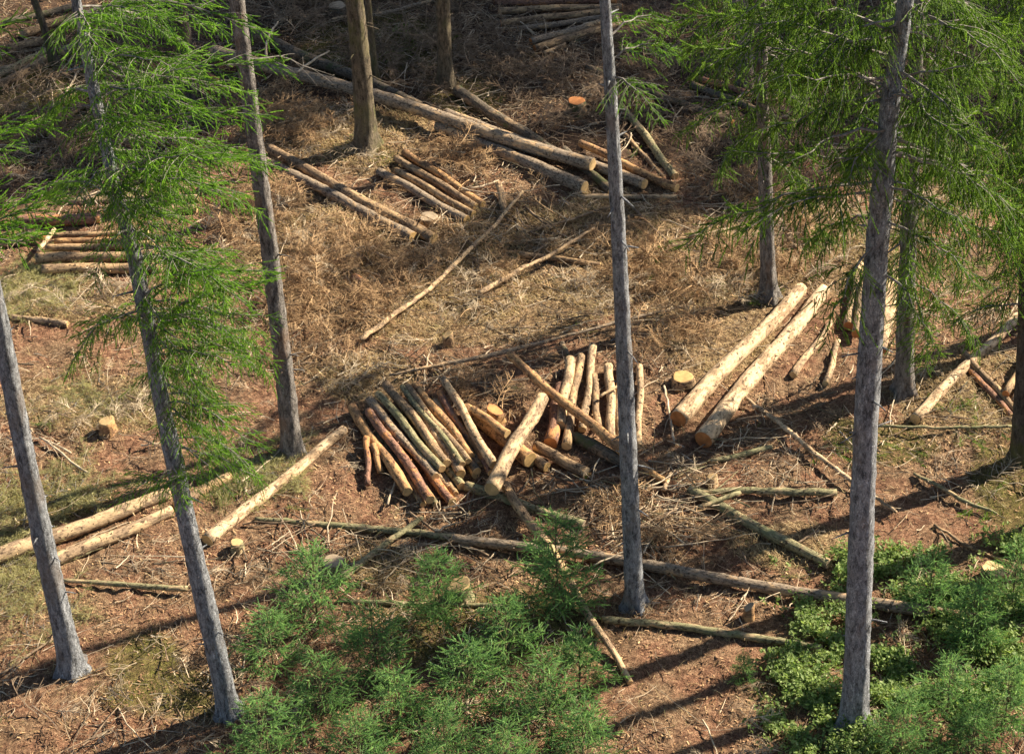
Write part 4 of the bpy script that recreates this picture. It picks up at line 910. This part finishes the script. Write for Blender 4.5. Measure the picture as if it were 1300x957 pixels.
# green cut spruce slash lying at the left
def green_slash(name, n, ells, mat_, seed, label, base=0., sc=(.22, .4)):
    P, r = scatter(n, lambda px, py, x, y: zone(px, py, ells)*clump(x, y, 1.5, .25, .6)+base, seed=seed); g = Geo()
    tm = limb(np.random.RandomState(seed), L=1.8, rise=.1, droop=.1, hang=.2, dens=.55, shoot=shoot_template(12, .22, .05, .010, 4), step2=.1, step3=.14, r0=.018, slen=(.9, 1.5)).merged()
    m = len(P); a = r.rand(m)*6.28; P = P+np.array([0, 0, .03])
    stamp(g, tm, P, np.stack([np.cos(a), np.sin(a), r.uniform(-.02, .2, m)], -1), r.uniform(*sc, m), r, up=np.tile([0, 0, 1.], (m, 1))+r.normal(size=(m, 3))*.2)
    tag(put(name, g.mesh(name, [LIMB, mat_], False)), label, None, None, 'stuff')
green_slash('cut_green_branches', 620, [(35, 375, 60, 26), (60, 620, 90, 40), (20, 690, 60, 50), (30, 770, 60, 40), (330, 605, 60, 24), (70, 340, 40, 14), (120, 505, 90, 24)], SLASHG, 21, 'pale green cut spruce branches lying on the ground')
green_slash('green_undergrowth', 300, [(1120, 575, 80, 26), (1230, 560, 90, 50), (1290, 620, 50, 40), (1200, 340, 130, 60), (860, 330, 40, 40), (90, 150, 130, 60), (500, 60, 60, 30), (1250, 250, 80, 50), (940, 330, 80, 50), (1090, 730, 60, 20)], NEEDLE_R, 22, 'low green undergrowth on the forest floor', .01, (.2, .36))
# leafy shrubs lower right
def shrubs():
    ells = [(1040, 800, 62, 50), (1110, 722, 70, 20), (1200, 760, 110, 55), (1030, 850, 50, 40), (1270, 700, 40, 30), (1150, 860, 150, 60), (1090, 930, 120, 60), (1250, 830, 80, 80), (1010, 720, 30, 16)]
    P, r = scatter(4400, lambda px, py, x, y: zone(px, py, ells)*np.clip((vnoise(x*2.6, y*2.6+4)-.38)/.35, .05, 1), seed=31, clear=.10)
    n = len(P); h = .10+.30*vnoise(P[:, 0]*1.9+5, P[:, 1]*1.9)*r.uniform(.5, 1.2, n); d = unit(np.stack([r.normal(size=n)*.35, r.normal(size=n)*.35, np.ones(n)], -1)); q = np.linspace(0, 1, 3)
    g = Geo(); tubes(g, P[:, None]+d[:, None]*(h[:, None]*q)[..., None], np.tile([.004, .003, .002], (n, 1)), 3, 0, False)
    m = 13; u = r.uniform(.25, 1.05, (n, m)); O = (P[:, None]+d[:, None]*(h[:, None]*u)[..., None]+r.normal(size=(n, m, 3))*.03).reshape(-1, 3)
    k = len(O); nd = unit(r.normal(size=(k, 3))*.5+[0, 0, .8]); ax = unit(np.cross(nd, r.normal(size=(k, 3)))); bx = np.cross(nd, ax); L = (.012+.04*r.rand(k)**1.5)[:, None]
    V = np.stack([O-ax*L, O-bx*L*.5+nd*.004, O+ax*L, O+bx*L*.5+nd*.004], 1).reshape(-1, 3); g.add(V, np.arange(4*k).reshape(-1, 4), None, 1)
    tag(put('leafy_shrubs', g.mesh('leafy_shrubs', [TWIG, LEAF], False)), 'low leafy bilberry like shrubs covering the lower right', None, None, 'stuff')
shrubs()
# moss tufts and small green weeds
P, r = scatter(26000, lambda px, py, x, y: zone(px, py, Z_MOSS)*clump(x, y, 2.5, .35, .6)+.01*clump(x, y, .9, .6, .8), seed=41)
n = len(P); d = unit(r.normal(size=(n, 3))*.7+[0, 0, .7]); s = unit(np.cross(d, r.normal(size=(n, 3))))*.004; L = r.uniform(.015, .05, n)[:, None]
g = Geo(); g.add(np.stack([P-s, P+s, P+d*L], 1).reshape(-1, 3), None, np.arange(3*n).reshape(-1, 3)); tag(put('moss', g.mesh('moss', MOSS, False)), 'moss patches on the soil', None, None, 'stuff')
